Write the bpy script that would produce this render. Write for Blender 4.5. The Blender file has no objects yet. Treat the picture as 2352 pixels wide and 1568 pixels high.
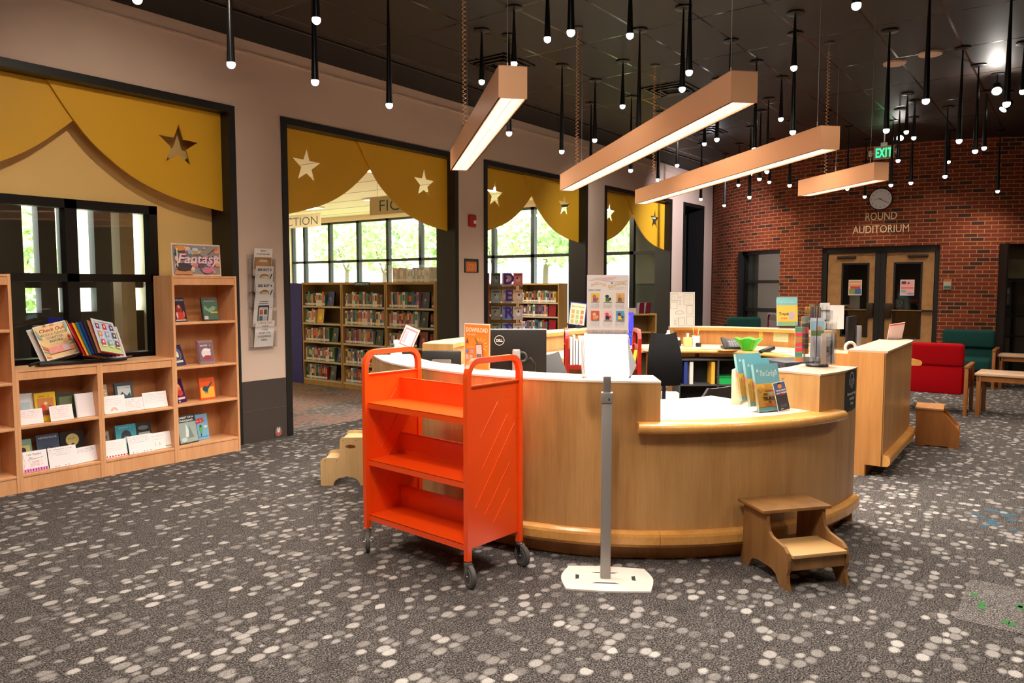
import bpy, bmesh, math, random
from mathutils import Vector, Matrix
random.seed(7)
SC = bpy.context.scene
COL = SC.collection
R = math.radians
PI = math.pi

# ---------------------------------------------------------------- camera
def setup_camera():
    th = math.atan((784 - 657) / 1730.0); psi = R(36.98)
    hd = Vector((math.cos(psi), math.sin(psi), 0)); rt = Vector((math.sin(psi), -math.cos(psi), 0)); up = Vector((0, 0, 1))
    fw = hd * math.cos(th) - up * math.sin(th); u = up * math.cos(th) + hd * math.sin(th)
    cd = bpy.data.cameras.new('camera'); co = bpy.data.objects.new('camera', cd); COL.objects.link(co)
    m = Matrix((rt, u, -fw)).transposed().to_4x4(); m.translation = Vector((0, 0, 1.62)); co.matrix_world = m
    cd.sensor_width = 36; cd.lens = 1730 / 2352 * 36; cd.clip_end = 200; cd.clip_start = .05
    SC.camera = co
setup_camera()
SC.view_settings.view_transform = 'Standard'; SC.view_settings.look = 'None'; SC.view_settings.gamma = 1
SC.view_settings.use_curve_mapping = False
SC.view_settings.exposure = 0.34

# ---------------------------------------------------------------- world and large lights
W = bpy.data.worlds.new('sky'); SC.world = W; W.use_nodes = True
bg = W.node_tree.nodes['Background']; bg.inputs[0].default_value = (.86, .94, 1, 1); bg.inputs[1].default_value = 8.0

WARM = (1, .84, .68); NEUT = (1, .92, .82)
def area(name, loc, sx, sy, power, col=WARM, rot=(0, 0, 0)):
    d = bpy.data.lights.new(name, 'AREA'); d.shape = 'RECTANGLE'; d.size = sx; d.size_y = sy; d.energy = power; d.color = col
    o = bpy.data.objects.new(name, d); o.location = loc; o.rotation_euler = rot; COL.objects.link(o); return o
def spot(name, loc, target, power, cone=70, blend=.6, col=WARM, rad=.03):
    d = bpy.data.lights.new(name, 'SPOT'); d.energy = power; d.spot_size = R(cone); d.spot_blend = blend; d.color = col; d.shadow_soft_size = rad
    o = bpy.data.objects.new(name, d); o.location = loc
    o.rotation_euler = (Vector(target) - Vector(loc)).to_track_quat('-Z', 'Y').to_euler(); COL.objects.link(o); return o
sd = bpy.data.lights.new('sun', 'SUN'); sd.energy = 12; sd.angle = R(1); sd.color = (1, .95, .85)
so = bpy.data.objects.new('sun', sd); so.rotation_euler = (R(40), R(-20), R(160)); COL.objects.link(so)
# ceiling downlights of the part of the room behind and beside the camera
for (x, y, p) in ((0.9, 3.9, 60), (1.6, 1.2, 70), (-.4, 2.0, 60), (2.6, -.6, 55), (4.6, -.9, 55), (6.8, -1.2, 55), (9.2, -1.0, 50), (11.6, -1.0, 45), (1.8, 5.2, 50), (-.6, 4.6, 40)):
    spot('downlight', (x, y, 3.4), (x + .1, y + .1, 0), p * 1.15, 150, .9, WARM, .05)
area('downlight_panel', (1.0, 1.2, 4.0), 1.2, .6, 90, NEUT)
# fluorescent troffers of the reading room behind the arcade
for (x, y) in ((9.2, 9.3), (9.2, 12.6), (12.2, 9.3), (12.2, 12.6), (12.2, 16.0), (9.2, 16.0)):
    area('troffer_lamp', (x, y, 3.56), .6, 1.2, 75, (1, .90, .72))
spot('track_and_fill_spot', (13.6, 4.4, 3.9), (14.9, 6.8, 2.3), 420, 85, .9, (.95, .90, 1), .04)  # fill spot added to brighten the far pillar beside the brick, no fixture
spot('track_and_fill_spot', (2.6, 4.2, 3.9), (3.3, 7.1, 2.1), 95, 75, 1, (1, .84, .66), .05)  # unseen spot added to lift the yellow alcove and its swag board
spot('track_and_fill_spot', (10.2, 4.6, 3.9), (11.5, 6.8, 1.8), 110, 80, .9, (1, .92, .85), .04)  # another added wash on the arcade pillars, without a fixture
# track heads grazing the brick drum
for (x, y, tx, ty, tz, p) in ((13.7, 4.75, 15.15, 4.95, 2.1, 150), (13.0, 4.3, 15.0, 4.5, 2.0, 60), (12.6, 1.4, 14.75, 1.3, 1.6, 60), (13.2, .3, 15.2, .0, 1.9, 170)):
    spot('track_and_fill_spot', (x, y, 3.8), (tx, ty, tz), p * .5, 52, .9, (1, .84, .66), .04)

# ---------------------------------------------------------------- materials
def lin(c):
    return tuple((v / 255 / 12.92) if v / 255 <= .04045 else ((v / 255 + .055) / 1.055) ** 2.4 for v in c)
MT = {}
def mat(name, c, rough=.5, metal=0, spec=.5, emit=None, es=0, alpha=None):
    if name in MT: return MT[name]
    m = bpy.data.materials.new(name); m.use_nodes = True; b = m.node_tree.nodes['Principled BSDF']
    b.inputs['Base Color'].default_value = (*lin(c), 1); b.inputs['Roughness'].default_value = rough
    b.inputs['Metallic'].default_value = metal; b.inputs['Specular IOR Level'].default_value = spec
    if emit: b.inputs['Emission Color'].default_value = (*lin(emit), 1); b.inputs['Emission Strength'].default_value = es
    MT[name] = m; return m
def nodes(m):
    nt = m.node_tree; return nt, nt.nodes, nt.links, nt.nodes['Principled BSDF']
def ramp(ns, stops):
    r = ns.new('ShaderNodeValToRGB'); e = r.color_ramp.elements
    while len(e) > 1: e.remove(e[-1])
    e[0].position = stops[0][0]; e[0].color = (*stops[0][1], 1)
    for p, c in stops[1:]:
        k = e.new(p); k.color = (*c, 1)
    return r
def noise(ns, ls, vec, scale, detail=3, rough=.5):
    n = ns.new('ShaderNodeTexNoise'); n.inputs['Scale'].default_value = scale; n.inputs['Detail'].default_value = detail; n.inputs['Roughness'].default_value = rough
    ls.new(vec, n.inputs['Vector']); return n
def mapping(ns, ls, vec, sc=(1, 1, 1), loc=(0, 0, 0)):
    n = ns.new('ShaderNodeMapping'); n.inputs['Scale'].default_value = sc; n.inputs['Location'].default_value = loc; ls.new(vec, n.inputs['Vector']); return n.outputs[0]
def wood(name, c1, c2, rough=.35, sc=(7, 7, .8), coat=0.0):
    if name in MT: return MT[name]
    m = mat(name, c1, rough); nt, ns, ls, b = nodes(m); tc = ns.new('ShaderNodeTexCoord')
    v = mapping(ns, ls, tc.outputs['Object'], sc)
    n = noise(ns, ls, v, 1.3, 5, .6); r = ramp(ns, [(.3, lin(c2)), (.55, lin(c1)), (.8, lin(tuple(min(255, int(q * 1.06)) for q in c1)))])
    ls.new(n.outputs['Fac'], r.inputs[0])
    v2 = mapping(ns, ls, tc.outputs['Object'], (sc[0] * 12, sc[1] * 12, sc[2] * 2.5)); n2 = noise(ns, ls, v2, 2, 3)
    mx = ns.new('ShaderNodeMixRGB'); mx.blend_type = 'MULTIPLY'; mx.inputs[0].default_value = .22
    ls.new(r.outputs[0], mx.inputs[1]); r2 = ramp(ns, [(.35, (.55, .5, .45)), (.6, (1, 1, 1))]); ls.new(n2.outputs['Fac'], r2.inputs[0]); ls.new(r2.outputs[0], mx.inputs[2])
    ls.new(mx.outputs[0], b.inputs['Base Color'])
    b.inputs['Coat Weight'].default_value = coat
    return m
maple = wood('maple', (190, 144, 88), (172, 124, 70), .36)
maple_w = wood('maple_warm', (196, 136, 74), (178, 116, 58), .38)
nose_w = wood('maple_nosing', (216, 158, 84), (200, 138, 66), .22, (2, 2, 6), .3)
shelfw = wood('shelf_beech', (208, 148, 96), (194, 132, 80), .4)
shelfe = wood('shelf_edge', (226, 168, 120), (214, 152, 104), .38)
oakst = wood('stool_oak', (146, 104, 58), (118, 78, 40), .45)
honey = wood('honey_oak', (160, 100, 46), (138, 82, 34), .35)
birch = wood('birch_ply', (214, 178, 124), (200, 164, 110), .4)
doorw = wood('door_wood', (176, 130, 80), (160, 114, 66), .45)
lam = mat('cream_laminate', (236, 222, 196), .28)
lamtan = mat('tan_laminate', (196, 160, 134), .4)
black = mat('black_paint', (22, 21, 20), .45)
blackm = mat('black_metal', (14, 13, 13), .3)
blackp = mat('black_plastic', (26, 26, 28), .4)
dgrey = mat('dark_grey', (58, 56, 54), .6)
white = mat('white_plastic', (236, 234, 228), .35)
paper = mat('white_paper', (240, 236, 230), .7)
cream = mat('cream_wall', (226, 196, 160), .8)
orange = mat('orange_enamel', (248, 80, 18), .22, 0, .6)
redc = mat('red_enamel', (140, 8, 6), .3)
maroon = mat('maroon_enamel', (96, 14, 30), .3)
chrome = mat('chrome', (190, 190, 195), .22, 1)
silver = mat('satin_silver', (176, 172, 168), .35, .7)
greyst = mat('stand_grey', (158, 152, 148), .4, .3)
rubber = mat('grey_rubber', (84, 82, 78), .6)
copper = mat('copper_tan', (224, 166, 122), .34, .2)
redf = mat('red_fabric', (150, 6, 14), .95, 0, .1)
greenf = mat('green_fabric', (28, 66, 62), .95, 0, .1)
bulbm = mat('bulb_glow', (255, 255, 255), .3, emit=(255, 246, 232), es=14)
def glassm(name, tint=(1, 1, 1), fac=.10, rough=.02):
    m = bpy.data.materials.new(name); m.use_nodes = True; nt = m.node_tree; ns = nt.nodes; ls = nt.links
    for n in list(ns): ns.remove(n)
    o = ns.new('ShaderNodeOutputMaterial'); t = ns.new('ShaderNodeBsdfTransparent'); t.inputs[0].default_value = (*tint, 1)
    g = ns.new('ShaderNodeBsdfGlossy'); g.inputs['Roughness'].default_value = rough; mx = ns.new('ShaderNodeMixShader')
    lw = ns.new('ShaderNodeLayerWeight'); lw.inputs[0].default_value = .35; ma = ns.new('ShaderNodeMath'); ma.operation = 'MULTIPLY_ADD'; ma.inputs[1].default_value = .32; ma.inputs[2].default_value = fac
    ls.new(lw.outputs['Fresnel'], ma.inputs[0]); ls.new(ma.outputs[0], mx.inputs[0]); ls.new(t.outputs[0], mx.inputs[1]); ls.new(g.outputs[0], mx.inputs[2]); ls.new(mx.outputs[0], o.inputs[0])
    MT[name] = m; return m
glass = glassm('window_glass', (.93, .97, .95), .04)
acry = glassm('clear_acrylic', (.975, .98, .985), .015, .04)
dglass = glassm('dim_glass', (.6, .62, .6), .06)

def carpet(name, base, dark, lite, pink=0):
    m = mat(name, base, .95, 0, .1); nt, ns, ls, b = nodes(m); tc = ns.new('ShaderNodeTexCoord')
    v = mapping(ns, ls, tc.outputs['Object'], (1, 1, 0))
    vo = ns.new('ShaderNodeTexVoronoi'); vo.inputs['Scale'].default_value = 16; vo.inputs['Randomness'].default_value = .7; ls.new(mapping(ns, ls, v, (.82, 1.12, 1)), vo.inputs['Vector'])
    ve = ns.new('ShaderNodeTexVoronoi'); ve.feature = 'DISTANCE_TO_EDGE'; ve.inputs['Scale'].default_value = 16; ve.inputs['Randomness'].default_value = .7; ls.new(mapping(ns, ls, v, (.82, 1.12, 1)), ve.inputs['Vector'])
    sp = noise(ns, ls, v, 120, 3, .85); sp2 = noise(ns, ls, v, 260, 2, .8)
    big = noise(ns, ls, v, 3.2, 2)
    sepc = ns.new('ShaderNodeSeparateColor'); ls.new(vo.outputs['Color'], sepc.inputs[0])
    # base tone per cell with salt and pepper yarn
    rb = ramp(ns, [(.40, lin(dark)), (.50, lin(base)), (.60, lin(tuple(min(255, int(q * 1.9)) for q in base)))]); ls.new(sp.outputs['Fac'], rb.inputs[0])
    # which cells are pale dots
    ad = ns.new('ShaderNodeMath'); ad.operation = 'MULTIPLY_ADD'; ad.inputs[1].default_value = .9; ls.new(big.outputs['Fac'], ad.inputs[0]); ls.new(sepc.outputs[0], ad.inputs[2])
    gt = ns.new('ShaderNodeMapRange'); gt.inputs[1].default_value = .84; gt.inputs[2].default_value = 1.30; ls.new(ad.outputs[0], gt.inputs[0])
    edge = ns.new('ShaderNodeMath'); edge.operation = 'MULTIPLY_ADD'; edge.inputs[1].default_value = .8; edge.inputs[2].default_value = -.40; ls.new(sp.outputs['Fac'], edge.inputs[0])
    ea = ns.new('ShaderNodeMath'); ea.operation = 'ADD'; ls.new(vo.outputs['Distance'], ea.inputs[0]); ls.new(edge.outputs[0], ea.inputs[1])
    em = ns.new('ShaderNodeMapRange'); em.inputs[1].default_value = .52; em.inputs[2].default_value = .44; ls.new(ea.outputs[0], em.inputs[0])
    mu = ns.new('ShaderNodeMath'); mu.operation = 'MULTIPLY'; ls.new(gt.outputs[0], mu.inputs[0]); ls.new(em.outputs[0], mu.inputs[1])
    fl = ns.new('ShaderNodeMath'); fl.operation = 'MULTIPLY'; ls.new(mu.outputs[0], fl.inputs[0])
    r3 = ramp(ns, [(.40, (.35,) * 3), (.52, (1,) * 3)]); ls.new(sp2.outputs['Fac'], r3.inputs[0]); ls.new(r3.outputs[0], fl.inputs[1])
    vr_ = ns.new('ShaderNodeMapRange'); vr_.inputs[3].default_value = .40; vr_.inputs[4].default_value = 1.0; ls.new(sepc.outputs[1], vr_.inputs[0])
    f2 = ns.new('ShaderNodeMath'); f2.operation = 'MULTIPLY'; ls.new(fl.outputs[0], f2.inputs[0]); ls.new(vr_.outputs[0], f2.inputs[1])
    mx = ns.new('ShaderNodeMixRGB'); ls.new(f2.outputs[0], mx.inputs[0]); ls.new(rb.outputs[0], mx.inputs[1]); mx.inputs[2].default_value = (*lin(lite), 1)
    # dark seams between the cells
    se = ns.new('ShaderNodeMapRange'); se.inputs[1].default_value = 0; se.inputs[2].default_value = .07; se.inputs[3].default_value = .66; se.inputs[4].default_value = 1; ls.new(ve.outputs['Distance'], se.inputs[0])
    m2 = ns.new('ShaderNodeMixRGB'); m2.blend_type = 'MULTIPLY'; m2.inputs[0].default_value = 1; ls.new(mx.outputs[0], m2.inputs[1]); ls.new(se.outputs[0], m2.inputs[2])
    out = m2.outputs[0]
    if pink:
        pn = noise(ns, ls, v, 1.1, 2); pr = ns.new('ShaderNodeMapRange'); pr.inputs[1].default_value = .45; pr.inputs[2].default_value = .52; ls.new(pn.outputs['Fac'], pr.inputs[0])
        pk = noise(ns, ls, mapping(ns, ls, v, (14, 30, 1)), 1, 2); pc = ramp(ns, [(.35, lin((116, 108, 104))), (.52, lin((150, 140, 134))), (.62, lin((196, 118, 104)))]); ls.new(pk.outputs['Fac'], pc.inputs[0])
        m3 = ns.new('ShaderNodeMixRGB'); ls.new(pr.outputs[0], m3.inputs[0]); ls.new(out, m3.inputs[1]); ls.new(pc.outputs[0], m3.inputs[2]); out = m3.outputs[0]
    ls.new(out, b.inputs['Base Color'])
    bu = ns.new('ShaderNodeBump'); bu.inputs['Strength'].default_value = .5; bu.inputs['Distance'].default_value = .004; ls.new(sp.outputs['Fac'], bu.inputs['Height']); ls.new(bu.outputs[0], b.inputs['Normal'])
    return m
carpet_main = carpet('dotted_carpet', (70, 66, 64), (24, 22, 21), (196, 190, 185))
carpet_far = carpet('pink_grey_carpet', (104, 98, 96), (64, 60, 60), (190, 186, 182), 1)

def brickm():
    m = mat('brick', (120, 52, 32), .85); nt, ns, ls, b = nodes(m); uv = ns.new('ShaderNodeUVMap')
    br = ns.new('ShaderNodeTexBrick'); br.inputs['Scale'].default_value = 1; br.inputs['Brick Width'].default_value = .2032; br.inputs['Row Height'].default_value = .0677
    br.inputs['Mortar Size'].default_value = .0065; br.inputs['Mortar Smooth'].default_value = .1; br.inputs['Bias'].default_value = 0
    br.inputs['Color1'].default_value = (0, 0, 0, 1); br.inputs['Color2'].default_value = (1, 1, 1, 1); br.inputs['Mortar'].default_value = (.5, .5, .5, 1)
    ls.new(uv.outputs[0], br.inputs['Vector'])
    r = ramp(ns, [(0, lin((62, 34, 28))), (.10, lin((74, 38, 28))), (.16, lin((112, 42, 22))), (.5, lin((124, 48, 26))), (.85, lin((138, 56, 30))), (1, lin((116, 42, 22)))]); r.color_ramp.interpolation = 'LINEAR'
    ls.new(br.outputs['Color'], r.inputs[0])
    n = noise(ns, ls, uv.outputs[0], 30, 4, .7); rr = ramp(ns, [(.3, (.72,) * 3), (.7, (1.15,) * 3)]); ls.new(n.outputs['Fac'], rr.inputs[0])
    mu = ns.new('ShaderNodeMixRGB'); mu.blend_type = 'MULTIPLY'; mu.inputs[0].default_value = 1; ls.new(r.outputs[0], mu.inputs[1]); ls.new(rr.outputs[0], mu.inputs[2])
    mx = ns.new('ShaderNodeMixRGB'); ls.new(br.outputs['Fac'], mx.inputs[0]); ls.new(mu.outputs[0], mx.inputs[1]); mx.inputs[2].default_value = (*lin((176, 126, 78)), 1)
    ls.new(mx.outputs[0], b.inputs['Base Color'])
    bu = ns.new('ShaderNodeBump'); bu.invert = True; bu.inputs['Strength'].default_value = .8; bu.inputs['Distance'].default_value = .008; ls.new(br.outputs['Fac'], bu.inputs['Height']); ls.new(bu.outputs[0], b.inputs['Normal'])
    return m
brick = brickm()
def wallpaint(name, c, rough=.75):
    m = mat(name, c, rough); nt, ns, ls, b = nodes(m); tc = ns.new('ShaderNodeTexCoord')
    n = noise(ns, ls, tc.outputs['Object'], 90, 3); bu = ns.new('ShaderNodeBump'); bu.inputs['Strength'].default_value = .15; bu.inputs['Distance'].default_value = .003; ls.new(n.outputs['Fac'], bu.inputs['Height']); ls.new(bu.outputs[0], b.inputs['Normal'])
    return m
tan = wallpaint('taupe_paint', (206, 182, 164))
yellow = wallpaint('yellow_paint', (242, 204, 128))
gold = wallpaint('gold_board', (226, 172, 34), .5)
wains = wallpaint('dark_wainscot', (62, 52, 46), .6)
def ceilm():
    m = mat('black_ceiling_tile', (36, 28, 24), .55); nt, ns, ls, b = nodes(m); tc = ns.new('ShaderNodeTexCoord')
    v = mapping(ns, ls, tc.outputs['Object'], (1, 1, 0), (-.018 + .612, -.165 + .306, 0))
    br = ns.new('ShaderNodeTexBrick'); br.offset = 0; br.squash = 1; br.inputs['Scale'].default_value = 1; br.inputs['Brick Width'].default_value = 1.2215; br.inputs['Row Height'].default_value = .6096
    br.inputs['Mortar Size'].default_value = .011; br.inputs['Mortar Smooth'].default_value = 0
    br.inputs['Color1'].default_value = (*lin((35, 27, 23)), 1); br.inputs['Color2'].default_value = (*lin((30, 24, 20)), 1); br.inputs['Mortar'].default_value = (*lin((20, 17, 16)), 1); ls.new(v, br.inputs['Vector'])
    n = noise(ns, ls, tc.outputs['Object'], 150, 3); rr = ramp(ns, [(.3, (.7,) * 3), (.7, (1.2,) * 3)]); ls.new(n.outputs['Fac'], rr.inputs[0])
    mu = ns.new('ShaderNodeMixRGB'); mu.blend_type = 'MULTIPLY'; mu.inputs[0].default_value = 1; ls.new(br.outputs['Color'], mu.inputs[1]); ls.new(rr.outputs[0], mu.inputs[2]); ls.new(mu.outputs[0], b.inputs['Base Color'])
    r2 = ns.new('ShaderNodeMapRange'); r2.inputs[3].default_value = .5; r2.inputs[4].default_value = .16; ls.new(br.outputs['Fac'], r2.inputs[0]); ls.new(r2.outputs[0], b.inputs['Roughness'])
    bu = ns.new('ShaderNodeBump'); bu.inputs['Strength'].default_value = .6; bu.inputs['Distance'].default_value = .006; ls.new(br.outputs['Fac'], bu.inputs['Height']); ls.new(bu.outputs[0], b.inputs['Normal'])
    return m
ceilt = ceilm()

# ---------------------------------------------------------------- mesh builder
class MB:
    def __init__(s): s.v = []; s.f = []; s.m = []; s.mats = []; s.uv = None; s.smooth = set()
    def mi(s, m):
        if m not in s.mats: s.mats.append(m)
        return s.mats.index(m)
    def add(s, vs, fs, m, sm=False):
        o = len(s.v); s.v += [tuple(v) for v in vs]; k = s.mi(m)
        for f in fs:
            if sm: s.smooth.add(len(s.f))
            s.f.append([o + i for i in f]); s.m.append(k)
        return s
    def box(s, x0, x1, y0, y1, z0, z1, m, M=None):
        vs = [(x, y, z) for z in (z0, z1) for (x, y) in ((x0, y0), (x1, y0), (x1, y1), (x0, y1))]
        if M: vs = [M @ Vector(v) for v in vs]
        return s.add(vs, [(3, 2, 1, 0), (4, 5, 6, 7), (0, 1, 5, 4), (1, 2, 6, 5), (2, 3, 7, 6), (3, 0, 4, 7)], m)
    def bbox(s, x0, x1, y0, y1, z0, z1, m, r=.005, M=None, seg=2):
        bm = bmesh.new(); bmesh.ops.create_cube(bm, size=1)
        for v in bm.verts: v.co = Vector(((x0 + x1) / 2 + v.co.x * (x1 - x0), (y0 + y1) / 2 + v.co.y * (y1 - y0), (z0 + z1) / 2 + v.co.z * (z1 - z0)))
        bmesh.ops.bevel(bm, geom=bm.edges[:] , offset=r, segments=seg, profile=.5, affect='EDGES')
        bm.verts.index_update()
        vs = [(M @ v.co) if M else v.co for v in bm.verts]; fs = [[v.index for v in f.verts] for f in bm.faces]; bm.free()
        return s.add(vs, fs, m, True)
    def cyl(s, p0, p1, r0, m, r1=None, n=16, caps=True, sm=True):
        r1 = r0 if r1 is None else r1; p0 = Vector(p0); p1 = Vector(p1); d = (p1 - p0).normalized()
        a = d.orthogonal().normalized(); b = d.cross(a)
        vs = [p0 + (a * math.cos(2 * PI * i / n) + b * math.sin(2 * PI * i / n)) * r0 for i in range(n)] + [p1 + (a * math.cos(2 * PI * i / n) + b * math.sin(2 * PI * i / n)) * r1 for i in range(n)]
        s.add(vs, [(i, (i + 1) % n, n + (i + 1) % n, n + i) for i in range(n)], m, sm)
        if caps:
            s.add(vs[:n], [tuple(range(n - 1, -1, -1))], m); s.add(vs[n:], [tuple(range(n))], m)
        return s
    def lathe(s, prof, m, c=(0, 0), n=24, sm=True, M=None):
        vs = [(c[0] + r * math.cos(2 * PI * i / n), c[1] + r * math.sin(2 * PI * i / n), z) for (r, z) in prof for i in range(n)]
        if M: vs = [M @ Vector(v) for v in vs]
        fs = [(k * n + i, k * n + (i + 1) % n, (k + 1) * n + (i + 1) % n, (k + 1) * n + i) for k in range(len(prof) - 1) for i in range(n)]
        return s.add(vs, fs, m, sm)
    def prism(s, poly, z0, z1, m, M=None, sm=False):
        n = len(poly); vs = [(x, y, z0) for x, y in poly] + [(x, y, z1) for x, y in poly]
        if M: vs = [M @ Vector(v) for v in vs]
        s.add(vs, [tuple(range(n - 1, -1, -1)), tuple(range(n, 2 * n))], m)
        return s.add(vs, [(i, (i + 1) % n, n + (i + 1) % n, n + i) for i in range(n)], m, sm)
    def tube(s, pts, r, m, n=10, closed=False, sq=None):
        P = [Vector(p) for p in pts]; N = len(P); rings = []; a = None
        for i, p in enumerate(P):
            if closed: t = (P[(i + 1) % N] - P[i - 1])
            else: t = P[min(i + 1, N - 1)] - P[max(i - 1, 0)]
            t.normalize()
            if a is None: a = t.orthogonal().normalized() if sq is None else (Vector(sq) - t * t.dot(Vector(sq))).normalized()
            else: a = (a - t * t.dot(a)).normalized()
            b = t.cross(a); off = PI / 4 if sq is not None and n == 4 else 0
            rings.append([p + (a * math.cos(2 * PI * k / n + off) + b * math.sin(2 * PI * k / n + off)) * r for k in range(n)])
        vs = [v for rg in rings for v in rg]; K = N if closed else N - 1
        fs = [(i * n + k, i * n + (k + 1) % n, ((i + 1) % N) * n + (k + 1) % n, ((i + 1) % N) * n + k) for i in range(K) for k in range(n)]
        if not closed: fs += [tuple(range(n - 1, -1, -1)), tuple((N - 1) * n + k for k in range(n))]
        return s.add(vs, fs, m, n > 4)
    def sphere(s, c, r, m, sx=1, sy=1, sz=1, n=16, k=10):
        prof = [(max(1e-4, r * math.cos(-PI / 2 + PI * i / k)), r * math.sin(-PI / 2 + PI * i / k)) for i in range(k + 1)]
        M = Matrix.Translation(c) @ Matrix.Diagonal((sx, sy, sz, 1)); return s.lathe(prof, m, (0, 0), n, True, M)
    def sweep(s, path, prof, m, sm=False):
        # path: 2D points; prof: closed list of (outward offset, z); outward is the left side of the path
        nr = []; N = len(path)
        for i in range(N):
            t = Vector(path[min(i + 1, N - 1)]) - Vector(path[max(i - 1, 0)]); t.normalize(); nr.append(Vector((-t.y, t.x)))
        k = len(prof); vs = [(path[i][0] + nr[i].x * o, path[i][1] + nr[i].y * o, z) for i in range(N) for (o, z) in prof]
        fs = [(i * k + j, (i + 1) * k + j, (i + 1) * k + (j + 1) % k, i * k + (j + 1) % k) for i in range(N - 1) for j in range(k)]
        s.add(vs, fs, m, sm); s.add(vs[:k], [tuple(range(k))], m); s.add(vs[-k:], [tuple(range(k - 1, -1, -1))], m); return s
    def build(s, name, parent=None, M=None):
        me = bpy.data.meshes.new(name); me.from_pydata(s.v, [], s.f)
        for m in s.mats: me.materials.append(m)
        for i, p in enumerate(me.polygons):
            p.material_index = s.m[i]; p.use_smooth = i in s.smooth
        me.update()
        bm = bmesh.new(); bm.from_mesh(me); bmesh.ops.recalc_face_normals(bm, faces=bm.faces); bm.to_mesh(me); bm.free()
        o = bpy.data.objects.new(name, me); COL.objects.link(o)
        if s.smooth:
            try: me.set_sharp_from_angle(angle=R(40))
            except Exception: pass
        if M is not None: o.matrix_world = M
        if parent: o.parent = parent
        return o
def tag(o, label, cat, group=None, kind=None):
    o['label'] = label; o['category'] = cat
    if group: o['group'] = group
    if kind: o['kind'] = kind
    return o
def struct(o): o['kind'] = 'structure'; return o
def empty(name, loc, rz, label, cat, group=None):
    o = bpy.data.objects.new(name, None); COL.objects.link(o); o.location = loc; o.rotation_euler = (0, 0, rz); o.empty_display_size = .1
    return tag(o, label, cat, group)
def copytree(o, parent=None):
    c = o.copy(); COL.objects.link(c); c.parent = parent
    for k, v in list(o.items()): pass
    for ch in list(o.children):
        copytree(ch, c)
    return c

# ---------------------------------------------------------------- flat printed matter: rectangles, ellipses, strokes and lettering on one sheet
def colm(c, rough=.6):
    return mat('ink_%02x%02x%02x' % tuple(c), c, rough)
_T = {}
def text_mesh(body, size, align='CENTER', bold=0.0, shear=0):
    key = (body, size, align, bold, shear)
    if key in _T: return _T[key]
    cu = bpy.data.curves.new('t', 'FONT'); cu.body = body; cu.size = size; cu.align_x = align; cu.offset = bold * size; cu.shear = shear; cu.resolution_u = 3
    ob = bpy.data.objects.new('t', cu); COL.objects.link(ob); bpy.context.view_layer.update()
    me = ob.evaluated_get(bpy.context.evaluated_depsgraph_get()).to_mesh()
    vs = [tuple(v.co) for v in me.vertices]; fs = [tuple(p.vertices) for p in me.polygons]
    ob.to_mesh_clear(); bpy.data.objects.remove(ob); bpy.data.curves.remove(cu); _T[key] = (vs, fs); return vs, fs
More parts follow.
